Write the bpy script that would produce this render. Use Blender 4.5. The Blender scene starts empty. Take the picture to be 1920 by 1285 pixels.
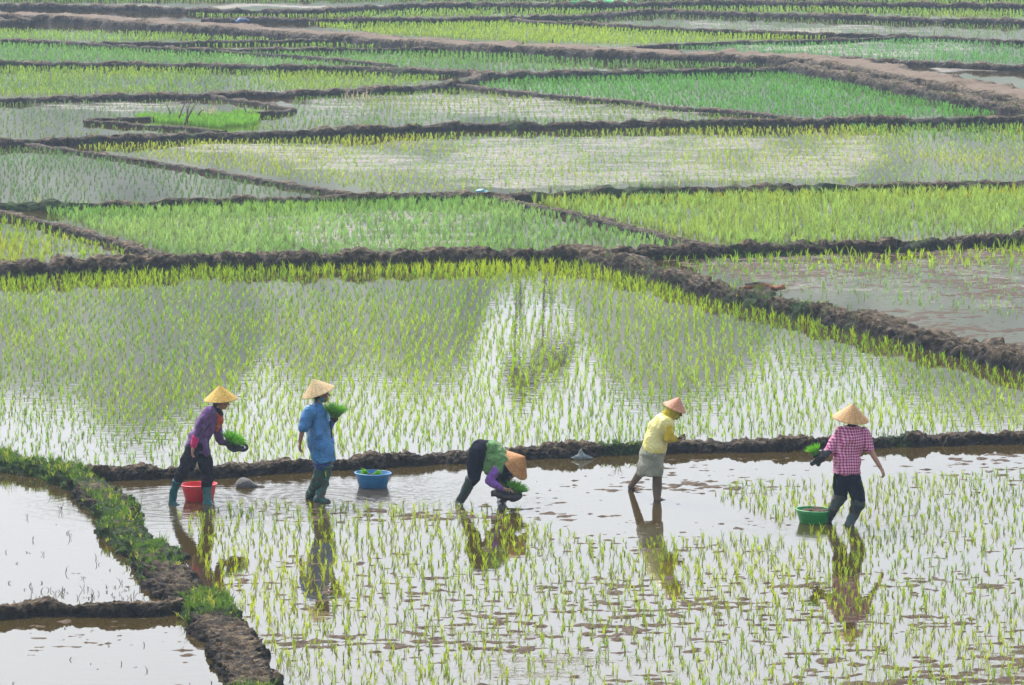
import bpy, math, random
import numpy as np
from mathutils import Vector, Matrix
random.seed(7); rng = np.random.default_rng(7)
S = bpy.context.scene; COL = S.collection
R = math.radians

# ------------------------------------------------------------------ camera
F, CX, CY, CH = 8700.0, 960.0, 642.5, 9.5
PITCH = math.atan(1075.5/F); cp, sp = math.cos(PITCH), math.sin(PITCH)
cam = bpy.data.cameras.new('camera'); camo = bpy.data.objects.new('camera', cam); COL.objects.link(camo)
cam.sensor_width = 36; cam.lens = F/1920*36; cam.clip_start = 1; cam.clip_end = 3000
camo.location = (0, 0, CH); camo.rotation_euler = (math.pi/2-PITCH, 0, 0); S.camera = camo

def at(px, py, z=0.0):
    """world point on the level z seen at photo pixel px, py"""
    a, b = (px-CX)/F, (CY-py)/F
    dy, dz = cp+b*sp, -sp+b*cp
    t = (z-CH)/dz
    return Vector((a*t, dy*t, z))
def proj(x, y, z=0.0):
    zz = z-CH; d = y*cp-zz*sp; u = y*sp+zz*cp
    return CX+F*x/d, CY-F*u/d
def atn(px, py, z=0.0):
    a, b = (px-CX)/F, (CY-py)/F
    dy, dz = cp+b*sp, -sp+b*cp
    t = (z-CH)/dz
    return a*t, dy*t

# ------------------------------------------------------------------ noise
def _h(i, j, k, s):
    n = (i*374761393+j*668265263+k*2147483647+s*1274126177) & 0xffffffff
    n = ((n ^ (n >> 13))*1274126177) & 0xffffffff
    return ((n ^ (n >> 16)) & 0xffff)/65535.0
def vn(x, y, z=0.0, s=0):
    x = np.asarray(x, float); y = np.asarray(y, float); z = np.asarray(z, float)+np.zeros_like(x)
    i = np.floor(x).astype(np.int64); j = np.floor(y).astype(np.int64); k = np.floor(z).astype(np.int64)
    u, v, w = x-i, y-j, z-k
    u, v, w = u*u*(3-2*u), v*v*(3-2*v), w*w*(3-2*w)
    r = 0
    for a in (0, 1):
        for b in (0, 1):
            for c in (0, 1):
                r = r+_h(i+a, j+b, k+c, s)*(u if a else 1-u)*(v if b else 1-v)*(w if c else 1-w)
    return r*2-1
def fbm(x, y, z=0.0, s=0, o=4):
    r = 0; a = 0.5
    for q in range(o):
        r = r+a*vn(np.asarray(x)*2**q, np.asarray(y)*2**q, np.asarray(z)*2**q, s+q*17); a *= .5
    return r
def inpoly(px, py, poly):
    px = np.asarray(px); py = np.asarray(py); ins = np.zeros(px.shape, bool); n = len(poly)
    for q in range(n):
        x0, y0 = poly[q]; x1, y1 = poly[(q+1) % n]
        c = ((y0 > py) != (y1 > py))
        xx = (x1-x0)*(py-y0)/((y1-y0) if y1 != y0 else 1e-9)+x0
        ins ^= c & (px < xx)
    return ins

# ------------------------------------------------------------------ mesh helpers
def tag(o, label=None, cat=None, group=None, kind=None):
    if label: o['label'] = label
    if cat: o['category'] = cat
    if group: o['group'] = group
    if kind: o['kind'] = kind
    return o
def link(name, me, parent=None, m=None):
    o = bpy.data.objects.new(name, me); COL.objects.link(o)
    if m and not me.materials: me.materials.append(m)
    if parent: o.parent = parent
    return o
def empty(name, loc=(0, 0, 0)):
    o = bpy.data.objects.new(name, None); o.empty_display_size = .2; COL.objects.link(o); o.location = loc
    return o
def raw_mesh(name, v, f, smooth=True, attrs=None):
    """v (N,3) array, f (M,k) array"""
    v = np.asarray(v, np.float32); f = np.asarray(f, np.int32)
    me = bpy.data.meshes.new(name); k = f.shape[1]
    me.vertices.add(len(v)); me.vertices.foreach_set('co', v.ravel())
    me.loops.add(f.size); me.loops.foreach_set('vertex_index', f.ravel())
    me.polygons.add(len(f)); me.polygons.foreach_set('loop_start', np.arange(0, f.size, k, dtype=np.int32))
    me.polygons.foreach_set('use_smooth', np.full(len(f), smooth))
    me.update(calc_edges=True)
    for n, a in (attrs or {}).items():
        a = np.asarray(a, np.float32)
        if a.ndim == 1:
            at_ = me.attributes.new(n, 'FLOAT', 'POINT'); at_.data.foreach_set('value', a)
        else:
            at_ = me.attributes.new(n, 'FLOAT_COLOR', 'POINT'); at_.data.foreach_set('color', np.c_[a, np.ones(len(a))].astype(np.float32).ravel())
    return me
def rootoff(p):
    v = Vector()
    while p: v = v+p.location; p = p.parent
    return v
class MB:
    """collects polygons"""
    def __init__(s): s.v = []; s.f = []
    def add(s, vs, fs):
        b = len(s.v); s.v += [tuple(p) for p in vs]; s.f += [tuple(i+b for i in q) for q in fs]
    def build(s, name, m, parent=None, smooth=True):
        off = rootoff(parent)
        me = bpy.data.meshes.new(name); me.from_pydata([tuple(Vector(p)-off) for p in s.v], [], s.f); me.update()
        for p in me.polygons: p.use_smooth = smooth
        return link(name, me, parent, m)
    def loft(s, rings, cap=True, close=False):
        b = len(s.v); n = len(rings[0])
        for r in rings: s.v += [tuple(p) for p in r]
        m_ = len(rings)
        for i in range(m_ if close else m_-1):
            i2 = (i+1) % m_
            for j in range(n):
                j2 = (j+1) % n
                s.f.append((b+i*n+j, b+i*n+j2, b+i2*n+j2, b+i2*n+j))
        if cap and not close:
            s.f.append(tuple(b+j for j in range(n))[::-1]); s.f.append(tuple(b+(m_-1)*n+j for j in range(n)))
    def lathe(s, prof, M=Matrix.Identity(4), n=32, wob=None):
        rings = []
        for (r, z) in prof:
            rings.append([M @ Vector((r*math.cos(2*math.pi*j/n)*(1+(wob(j/n, r) if wob else 0)), r*math.sin(2*math.pi*j/n)*(1+(wob(j/n, r) if wob else 0)), z)) for j in range(n)])
        s.loft(rings, cap=False)
    def capsule(s, p0, r0, p1, r1, n=14, sq=None):
        """tapered limb; sq=(axis vector, factor) flattens it along an axis"""
        p0, p1 = Vector(p0), Vector(p1); d = p1-p0; L = d.length or 1e-4; d = d/L
        a = d.orthogonal().normalized(); c = d.cross(a)
        prof = []
        for q in range(5): t = math.pi/2*(q/4.0); prof.append((-r0*math.cos(t), max(r0*math.sin(t), 1e-4)))
        for q in range(5): t = math.pi/2*(q/4.0); prof.append((L+r1*math.sin(t), max(r1*math.cos(t), 1e-4)))
        rings = []
        for (h, r) in prof:
            rg = []
            for j in range(n):
                t = 2*math.pi*j/n; o = a*math.cos(t)*r+c*math.sin(t)*r
                if sq: ax = Vector(sq[0]).normalized(); o = o-ax*o.dot(ax)*(1-sq[1])
                rg.append(p0+d*h+o)
            rings.append(rg)
        s.loft(rings)
    def chain(s, pts, rad, n=14, sq=None):
        for i in range(len(pts)-1): s.capsule(pts[i], rad[i], pts[i+1], rad[i+1], n, sq)
    def ellipsoid(s, c, r, ax=None, n=16):
        c = Vector(c); X, Y, Z = ax if ax else (Vector((1, 0, 0)), Vector((0, 1, 0)), Vector((0, 0, 1)))
        rings = []
        for q in range(n//2+1):
            t = math.pi*q/(n//2); st, ct = max(math.sin(t), 1e-3), math.cos(t)
            rings.append([c+X*(r[0]*st*math.cos(2*math.pi*j/n))+Y*(r[1]*st*math.sin(2*math.pi*j/n))-Z*(r[2]*ct) for j in range(n)])
        s.loft(rings)
    def tube(s, pts, rads, n=6):
        pts = [Vector(p) for p in pts]; rings = []; a = None
        for i, p in enumerate(pts):
            d = (pts[min(i+1, len(pts)-1)]-pts[max(i-1, 0)]).normalized()
            a = d.orthogonal().normalized() if a is None else (a-d*a.dot(d)).normalized()
            c = d.cross(a); rings.append([p+(a*math.cos(2*math.pi*j/n)+c*math.sin(2*math.pi*j/n))*rads[i] for j in range(n)])
        s.loft(rings)
def blob(name, mb, voxel, m, parent, disp=None, smooth=3):
    """joins the collected shapes into one continuous skin"""
    me = bpy.data.meshes.new('tmp'); me.from_pydata(mb.v, [], mb.f); me.update()
    o = bpy.data.objects.new('tmp', me); COL.objects.link(o)
    md = o.modifiers.new('r', 'REMESH'); md.mode = 'VOXEL'; md.voxel_size = voxel; md.use_smooth_shade = True
    if smooth:
        ms = o.modifiers.new('s', 'SMOOTH'); ms.factor = .5; ms.iterations = smooth
    dg = bpy.context.evaluated_depsgraph_get(); ev = o.evaluated_get(dg); nm = bpy.data.meshes.new_from_object(ev)
    bpy.data.objects.remove(o); bpy.data.meshes.remove(me)
    n = len(nm.vertices); co = np.empty(n*3, np.float32); nm.vertices.foreach_get('co', co); co = co.reshape(-1, 3)
    if disp:
        nr = np.empty(n*3, np.float32); nm.vertex_normals.foreach_get('vector', nr); nr = nr.reshape(-1, 3)
        co = co+nr*disp(co)[:, None]
    off = np.array(rootoff(parent))
    co = (co-off).astype(np.float32)
    nm.vertices.foreach_set('co', co.ravel()); nm.update(); nm.name = name
    nm.polygons.foreach_set('use_smooth', np.full(len(nm.polygons), True))
    nm.materials.clear()
    return link(name, nm, parent, m)

# ------------------------------------------------------------------ materials
def mat(name):
    m = bpy.data.materials.new(name); m.use_nodes = True; nt = m.node_tree; nt.nodes.clear()
    out = nt.nodes.new('ShaderNodeOutputMaterial'); return m, nt, out
def N(nt, t, **kw):
    n = nt.nodes.new(t)
    for k, v in kw.items():
        if k in n.inputs and not hasattr(n, k): n.inputs[k].default_value = v
        else: setattr(n, k, v)
    return n
def I(n, **kw):
    for k, v in kw.items(): n.inputs[k.replace('_', ' ')].default_value = v
    return n
def noise(nt, scale, detail=4, vec=None, rough=.6):
    n = N(nt, 'ShaderNodeTexNoise'); n.inputs['Scale'].default_value = scale; n.inputs['Detail'].default_value = detail; n.inputs['Roughness'].default_value = rough
    if vec is None:
        g = N(nt, 'ShaderNodeNewGeometry'); vec = g.outputs['Position']
    nt.links.new(vec, n.inputs['Vector']); return n
def ramp(nt, src, stops):
    r = N(nt, 'ShaderNodeValToRGB'); e = r.color_ramp.elements
    while len(e) < len(stops): e.new(.5)
    for q, (p, c) in enumerate(stops):
        e[q].position = p; e[q].color = (c if len(c) == 4 else (*c, 1))
    nt.links.new(src, r.inputs[0]); return r
def g3(v): return (v, v, v)
def mixc(nt, fac, a, b, mode='MIX'):
    n = N(nt, 'ShaderNodeMix'); n.data_type = 'RGBA'; n.blend_type = mode
    for i, x in ((0, fac), (6, a), (7, b)):
        if hasattr(x, 'links'): nt.links.new(x, n.inputs[i])
        else: n.inputs[i].default_value = (x if i == 0 else (*x, 1))
    return n.outputs[2]
def math_(nt, op, a, b=None, clamp=False):
    n = N(nt, 'ShaderNodeMath'); n.operation = op; n.use_clamp = clamp
    for i, x in ((0, a), (1, b)):
        if x is None: continue
        if hasattr(x, 'links'): nt.links.new(x, n.inputs[i])
        else: n.inputs[i].default_value = x
    return n.outputs[0]
def bump(nt, h, strength, dist, normal=None):
    b = N(nt, 'ShaderNodeBump'); b.inputs['Strength'].default_value = strength; b.inputs['Distance'].default_value = dist
    nt.links.new(h, b.inputs['Height'])
    if normal is not None: nt.links.new(normal, b.inputs['Normal'])
    return b.outputs[0]

def cloth_mat(name, c1, c2=None, rough=.85, sc=14, plastic=False):
    m, nt, out = mat(name); p = N(nt, 'ShaderNodeBsdfPrincipled')
    c2 = c2 or tuple(x*.72 for x in c1)
    n = noise(nt, sc, 5); r = ramp(nt, n.outputs[0], [(.38, c2), (.62, c1)])
    nt.links.new(r.outputs[0], p.inputs['Base Color'])
    p.inputs['Roughness'].default_value = rough
    if not plastic:
        p.inputs['Sheen Weight'].default_value = .2 if max(c1) > .1 else 0; p.inputs['Specular IOR Level'].default_value = .25 if max(c1) > .1 else .08
    n2 = noise(nt, sc*6, 3); n3 = noise(nt, 9, 2); n3.inputs['Distortion'].default_value = 1.6; w3 = ramp(nt, n3.outputs[0], [(.3, g3(0)), (.5, g3(1)), (.7, g3(.1))])
    nt.links.new(bump(nt, n2.outputs[0], .5, .004, bump(nt, w3.outputs[0], .5, .018)), p.inputs['Normal'])
    nt.links.new(p.outputs[0], out.inputs[0]); return m
def leaf_mat(name, attr='tint', base=(.25, .42, .03), trans=.45):
    m, nt, out = mat(name)
    a = N(nt, 'ShaderNodeAttribute'); a.attribute_name = attr or 'tint'
    d = N(nt, 'ShaderNodeBsdfPrincipled'); d.inputs['Roughness'].default_value = .55; d.inputs['Specular IOR Level'].default_value = .3
    t = N(nt, 'ShaderNodeBsdfTranslucent')
    src = a.outputs['Color'] if attr else None
    if src is not None: nt.links.new(src, d.inputs['Base Color']); nt.links.new(src, t.inputs['Color'])
    else:
        n = noise(nt, 30, 2); r = ramp(nt, n.outputs[0], [(.3, tuple(x*.6 for x in base)), (.7, base)])
        nt.links.new(r.outputs[0], d.inputs['Base Color']); nt.links.new(r.outputs[0], t.inputs['Color'])
    mx = N(nt, 'ShaderNodeMixShader'); mx.inputs[0].default_value = trans
    nt.links.new(d.outputs[0], mx.inputs[1]); nt.links.new(t.outputs[0], mx.inputs[2]); nt.links.new(mx.outputs[0], out.inputs[0])
    return m
M_RICE = leaf_mat('rice leaf')
M_BUND = leaf_mat('seedling leaf', None, (.22, .62, .02), .4)
M_GRASS = leaf_mat('grass leaf')

def soil_mat():
    m, nt, out = mat('bank soil'); p = N(nt, 'ShaderNodeBsdfPrincipled')
    n1 = noise(nt, 1.3, 5); n2 = noise(nt, 9, 6, rough=.7); n3 = noise(nt, 40, 4, rough=.7)
    c1 = ramp(nt, n2.outputs[0], [(.36, (.015, .011, .006)), (.5, (.062, .046, .026)), (.66, (.205, .16, .10))])
    # height: darker towards the waterline, lighter on the top
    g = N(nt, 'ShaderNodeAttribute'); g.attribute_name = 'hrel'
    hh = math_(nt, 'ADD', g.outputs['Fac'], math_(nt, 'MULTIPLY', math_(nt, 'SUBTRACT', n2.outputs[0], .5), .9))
    toned = ramp(nt, hh, [(.45, (.30, .27, .27)), (1.0, (1.8, 1.68, 1.55))])
    c2 = mixc(nt, 1.0, c1.outputs[0], toned.outputs[0], 'MULTIPLY')
    # moss and low weeds
    gr = N(nt, 'ShaderNodeAttribute'); gr.attribute_name = 'green'
    gm = math_(nt, 'ADD', gr.outputs['Fac'], math_(nt, 'MULTIPLY', math_(nt, 'SUBTRACT', n1.outputs[0], .55), 2.2))
    gm = math_(nt, 'ADD', gm, math_(nt, 'MULTIPLY', math_(nt, 'SUBTRACT', n2.outputs[0], .5), 1.2))
    gf = ramp(nt, gm, [(.42, g3(0)), (.62, g3(1))])
    gc = ramp(nt, n3.outputs[0], [(.35, (.014, .035, .006)), (.65, (.05, .10, .015))])
    c3 = mixc(nt, gf.outputs[0], c2, gc.outputs[0])
    # red-brown earth road
    rd = N(nt, 'ShaderNodeAttribute'); rd.attribute_name = 'road'
    c4 = mixc(nt, math_(nt, 'MULTIPLY', rd.outputs['Fac'], math_(nt, 'ADD', n2.outputs[0], .35, True)), c3, (.26, .19, .13))
    nt.links.new(c4, p.inputs['Base Color']); p.inputs['Roughness'].default_value = .8; p.inputs['Specular IOR Level'].default_value = .3
    b1 = bump(nt, n2.outputs[0], 1, .10); b2 = bump(nt, n3.outputs[0], 1, .04, b1); nt.links.new(b2, p.inputs['Normal'])
    nt.links.new(p.outputs[0], out.inputs[0]); return m
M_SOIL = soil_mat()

def mud_mat():
    m, nt, out = mat('soaked mud'); p = N(nt, 'ShaderNodeBsdfPrincipled')
    n2 = noise(nt, 14, 5, rough=.7)
    c = ramp(nt, n2.outputs[0], [(.35, (.028, .017, .009)), (.7, (.13, .083, .048))])
    nt.links.new(c.outputs[0], p.inputs['Base Color']); p.inputs['Roughness'].default_value = .7; p.inputs['Specular IOR Level'].default_value = .12
    nt.links.new(bump(nt, n2.outputs[0], .7, .03), p.inputs['Normal'])
    nt.links.new(p.outputs[0], out.inputs[0]); return m
M_MUD = mud_mat()

RIPPLE = [at(355, 946), at(590, 940), at(700, 915), at(1590, 985), at(900, 948)]
def water_mat():
    m, nt, out = mat('muddy water'); p = N(nt, 'ShaderNodeBsdfPrincipled')
    geo = N(nt, 'ShaderNodeNewGeometry')
    a = N(nt, 'ShaderNodeAttribute'); a.attribute_name = 'mud'
    st = N(nt, 'ShaderNodeMapping'); st.inputs['Scale'].default_value = (.55, 1.25, 1); nt.links.new(geo.outputs['Position'], st.inputs[0])
    n1 = noise(nt, 1.1, 6, st.outputs[0], .65); n2 = noise(nt, 13, 6, st.outputs[0], .75); n3 = noise(nt, 6, 5, st.outputs[0], .7)
    f = math_(nt, 'ADD', math_(nt, 'MULTIPLY', n1.outputs[0], .45), math_(nt, 'MULTIPLY', n2.outputs[0], .55))
    f = math_(nt, 'ADD', f, math_(nt, 'SUBTRACT', math_(nt, 'MULTIPLY', a.outputs['Fac'], .80), .42))
    fr = ramp(nt, f, [(.42, g3(0)), (.54, g3(1))])
    cc = ramp(nt, n3.outputs[0], [(.36, (.05, .036, .024)), (.46, (.16, .13, .09)), (.58, (.30, .28, .23))])
    col = mixc(nt, fr.outputs[0], (.050, .035, .009), cc.outputs[0])
    nt.links.new(col, p.inputs['Base Color'])
    rr = N(nt, 'ShaderNodeMapRange'); nt.links.new(fr.outputs[0], rr.inputs[0]); rr.inputs[3].default_value = .012; rr.inputs[4].default_value = .5
    nt.links.new(rr.outputs[0], p.inputs['Roughness']); p.inputs['IOR'].default_value = WIOR
    sr = N(nt, 'ShaderNodeMapRange'); nt.links.new(fr.outputs[0], sr.inputs[0]); sr.inputs[3].default_value = .5; sr.inputs[4].default_value = .10; nt.links.new(sr.outputs[0], p.inputs['Specular IOR Level'])
    # gentle ripples everywhere, rings round the people's boots
    w = noise(nt, 5, 2, st.outputs[0], .5); b = bump(nt, w.outputs[0], .04, .02)
    sep = N(nt, 'ShaderNodeSeparateXYZ'); nt.links.new(geo.outputs['Position'], sep.inputs[0]); tot = None
    for q, c in enumerate(RIPPLE):
        dv = N(nt, 'ShaderNodeVectorMath'); dv.operation = 'DISTANCE'; nt.links.new(geo.outputs['Position'], dv.inputs[0]); dv.inputs[1].default_value = (c.x, c.y, 0)
        d = dv.outputs['Value']
        wob = math_(nt, 'MULTIPLY', n1.outputs[0], 1.3)
        s_ = math_(nt, 'SINE', math_(nt, 'MULTIPLY', math_(nt, 'ADD', d, wob), (22, 27, 34, 36, 32)[q]))
        am = math_(nt, 'DIVIDE', (1.0, .7, .2, .2, .15)[q], math_(nt, 'ADD', 1.0, math_(nt, 'POWER', math_(nt, 'MULTIPLY', d, .75), 4)))
        e = math_(nt, 'MULTIPLY', s_, am); tot = e if tot is None else math_(nt, 'ADD', tot, e)
    b = bump(nt, tot, .25, .008, b)
    b = bump(nt, math_(nt, 'MULTIPLY', n2.outputs[0], fr.outputs[0]), .6, .02, b)
    nt.links.new(b, p.inputs['Normal'])
    nt.links.new(p.outputs[0], out.inputs[0]); return m
WIOR = 1.46
M_WATER = water_mat()

# ------------------------------------------------------------------ sky, sun, haze
w = bpy.data.worlds.new('World'); S.world = w; w.use_nodes = True; nt = w.node_tree; nt.nodes.clear()
sky = N(nt, 'ShaderNodeTexSky'); sky.sky_type = 'NISHITA'; sky.sun_disc = False
SUN_EL, SUN_AZ = R(52), R(-28)
sky.sun_elevation = SUN_EL; sky.sun_rotation = SUN_AZ; sky.air_density = 1.0; sky.dust_density = 4.0; sky.ozone_density = 1.0
hs = N(nt, 'ShaderNodeHueSaturation'); hs.inputs['Saturation'].default_value = .5; nt.links.new(sky.outputs[0], hs.inputs['Color'])
tc = N(nt, 'ShaderNodeTexCoord'); mp = N(nt, 'ShaderNodeMapping'); mp.inputs['Scale'].default_value = (1, 1, 2.5); nt.links.new(tc.outputs['Generated'], mp.inputs[0])
cn = noise(nt, 2.2, 5, mp.outputs[0]); cr = ramp(nt, cn.outputs[0], [(.3, (.86, .87, .9)), (.7, (1.15, 1.13, 1.12))])
bg = N(nt, 'ShaderNodeBackground'); bg.inputs[1].default_value = .122
nt.links.new(mixc(nt, 1.0, hs.outputs[0], cr.outputs[0], 'MULTIPLY'), bg.inputs[0])
wo = N(nt, 'ShaderNodeOutputWorld'); nt.links.new(bg.outputs[0], wo.inputs[0])
sl = bpy.data.lights.new('sun', 'SUN'); sl.energy = 1.5; sl.angle = R(14); sl.color = (1, .96, .9)
so = bpy.data.objects.new('sun', sl); COL.objects.link(so)
d = Vector((math.sin(SUN_AZ)*math.cos(SUN_EL), math.cos(SUN_AZ)*math.cos(SUN_EL), math.sin(SUN_EL)))
so.rotation_euler = (-d).to_track_quat('-Z', 'Y').to_euler(); so.location = d*50
S.view_settings.view_transform = 'Standard'; S.view_settings.look = 'None'; S.view_settings.gamma = 1; S.view_settings.exposure = EXPO = 1.32
S.render.engine = 'CYCLES'; S.cycles.use_denoising = True
S.cycles.max_bounces = 6; S.cycles.diffuse_bounces = 2; S.cycles.glossy_bounces = 3; S.cycles.transmission_bounces = 2; S.cycles.volume_bounces = 1; S.cycles.transparent_max_bounces = 8
S.cycles.caustics_reflective = False; S.cycles.caustics_refractive = False; S.cycles.sample_clamp_indirect = 6

HAZE = .0006
m, nt, out = mat('haze air'); pv = N(nt, 'ShaderNodeVolumePrincipled'); pv.inputs['Color'].default_value = (.62, .80, 1, 1); pv.inputs['Density'].default_value = HAZE
pv.inputs['Anisotropy'].default_value = .15
nt.links.new(pv.outputs[0], out.inputs['Volume'])
b = MB(); X0, X1, Y0, Y1, Z0, Z1 = -300, 300, -20, 600, -2, 78
b.add([(x, y, z) for x in (X0, X1) for y in (Y0, Y1) for z in (Z0, Z1)], [(0, 1, 3, 2), (4, 6, 7, 5), (0, 4, 5, 1), (2, 3, 7, 6), (0, 2, 6, 4), (1, 5, 7, 3)])
tag(b.build('haze', m, smooth=False), kind='stuff')

# ------------------------------------------------------------------ ground and water
b = MB(); b.add([(-290, -15, -.6), (290, -15, -.6), (290, 590, -.6), (-290, 590, -.6)], [(0, 1, 2, 3)])
tag(b.build('ground', M_MUD, smooth=False), kind='structure')

# areas of the photo where the mud lies bare (polygon, amount)
MUDS = [
 ([(540, 1000), (1000, 1010), (1300, 1030), (1920, 1010), (1990, 1340), (500, 1340)], .16),
 ([(450, 1090), (1250, 1110), (1990, 1150), (1990, 1340), (450, 1340)], .24),
 ([(480, 1150), (1250, 1170), (1990, 1210), (1990, 1340), (500, 1340)], .36),
 ([(1215, 478), (1960, 455), (1990, 585), (1700, 575), (1380, 545)], .42),
 ([(1700, 590), (1990, 580), (1990, 700), (1900, 640)], .12),
 ([(330, 395), (1000, 395), (960, 470), (500, 470)], .45),
 ([(200, 270), (1700, 250), (1700, 335), (820, 355), (500, 300)], .47),
 ([(0, 186), (420, 186), (520, 205), (240, 215), (0, 205)], .42),
 ([(540, 182), (900, 175), (1480, 218), (1000, 226), (560, 232)], .45),
 ([(0, 410), (280, 470), (280, 486), (0, 490)], .35),
 ([(1160, 30), (1920, 55), (1920, 66), (1300, 58)], .5),
 ([(1100, 80), (1920, 80), (1920, 108), (1500, 104)], .5),
 ([(0, 10), (300, 20), (900, 10), (300, 4)], .6),
 ([(1700, 120), (1920, 128), (1920, 148), (1800, 140)], .8),
 ([(1000, 930), (1500, 900), (1920, 850), (1920, 900), (1500, 1000), (1050, 990)], .12),
]
def mud_amount(x, y):
    px, py = proj(x, y)
    px = px+150*fbm(x*.3, y*.15, s=5, o=4); py = py+34*np.clip((py-300)/700, .35, 1)*fbm(x*.4, y*.15, s=9, o=3)
    a = np.zeros(np.shape(x))
    for poly, v in MUDS:
        k = 0
        for ox, oy in ((0, 0), (45, 4), (-45, -4), (90, -7), (-90, 7), (20, 11), (-20, -11)): k = k+inpoly(px+ox, py+oy*np.clip(py/700, .3, 1), poly)/7.0
        a = np.maximum(a, v*k)
    return a*(1+.35*fbm(x*.55, y*.22, s=19, o=4))
xs = np.arange(-48, 48.01, .4); ys = np.r_[np.arange(20, 110, .4), np.arange(110, 260, .8), np.arange(260, 340, 8)]
gx, gy = np.meshgrid(xs, ys); nx, ny = len(xs), len(ys)
idx = np.arange(nx*ny).reshape(ny, nx)
fq = np.stack([idx[:-1, :-1], idx[:-1, 1:], idx[1:, 1:], idx[1:, :-1]], -1).reshape(-1, 4)
md = mud_amount(gx.ravel(), gy.ravel())
me = raw_mesh('paddy_water', np.c_[gx.ravel(), gy.ravel(), np.zeros(nx*ny)], fq, True, {'mud': md})
tag(link('paddy_water', me, None, M_WATER), kind='structure')

# lumps of bare mud standing out of the shallow water
def mud_lumps(name, x0, x1, y0, y1, step, dens, seed, hmax):
    xs = np.arange(x0, x1, step); ys = np.arange(y0, y1, step*1.3)
    gx, gy = np.meshgrid(xs, ys); sh = gx.shape
    big = fbm(gx*.45, gy*.8, s=seed, o=3); sm = fbm(gx*6.0, gy*10, s=seed+3, o=4)
    a = dens(gx, gy)
    z = (sm*1.0+big*.55-(.62-.62*a))*hmax*2.2
    z = np.minimum(z, hmax*(.8+.5*fbm(gx*9, gy*9, s=seed+8, o=2)))
    z = np.where(a <= 0.001, -.05, z)
    idx = np.arange(sh[0]*sh[1]).reshape(sh)
    keep = (np.maximum.reduce([z[:-1, :-1], z[:-1, 1:], z[1:, 1:], z[1:, :-1]]) > -.004)
    fq = np.stack([idx[:-1, :-1], idx[:-1, 1:], idx[1:, 1:], idx[1:, :-1]], -1)[keep]
    u, inv = np.unique(fq, return_inverse=True); inv = inv.reshape(fq.shape)
    v = np.c_[gx.ravel()[u], gy.ravel()[u], np.maximum(z.ravel()[u], -.02)]
    tag(link(name, raw_mesh(name, v, inv, True), None, M_MUD), kind='structure')
def near_d(x, y):
    px, py = proj(x, y); a = mud_amount(x, y)
    strip = inpoly(px, py, [(480, 925), (900, 905), (1250, 862), (1960, 850), (1960, 1340), (520, 1340)])
    pool = inpoly(px, py, [(-60, 1040), (280, 1050), (420, 1290), (400, 1360), (-60, 1360)])
    return np.where(a > .05, .25+a*.85, 0)+np.where(strip & (a <= .05), .26, 0)+np.where(pool, .03, 0)
mud_lumps('mud_bed', -9.5, 9.5, 45.5, 69, .035, near_d, 31, .024)
mud_lumps('mud_flat', 2.5, 17, 72, 100, .06, lambda x, y: np.where(inpoly(*proj(x, y), [(1215, 480), (1990, 452), (1990, 700), (1500, 562)]), .62, 0), 55, .016)
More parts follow.
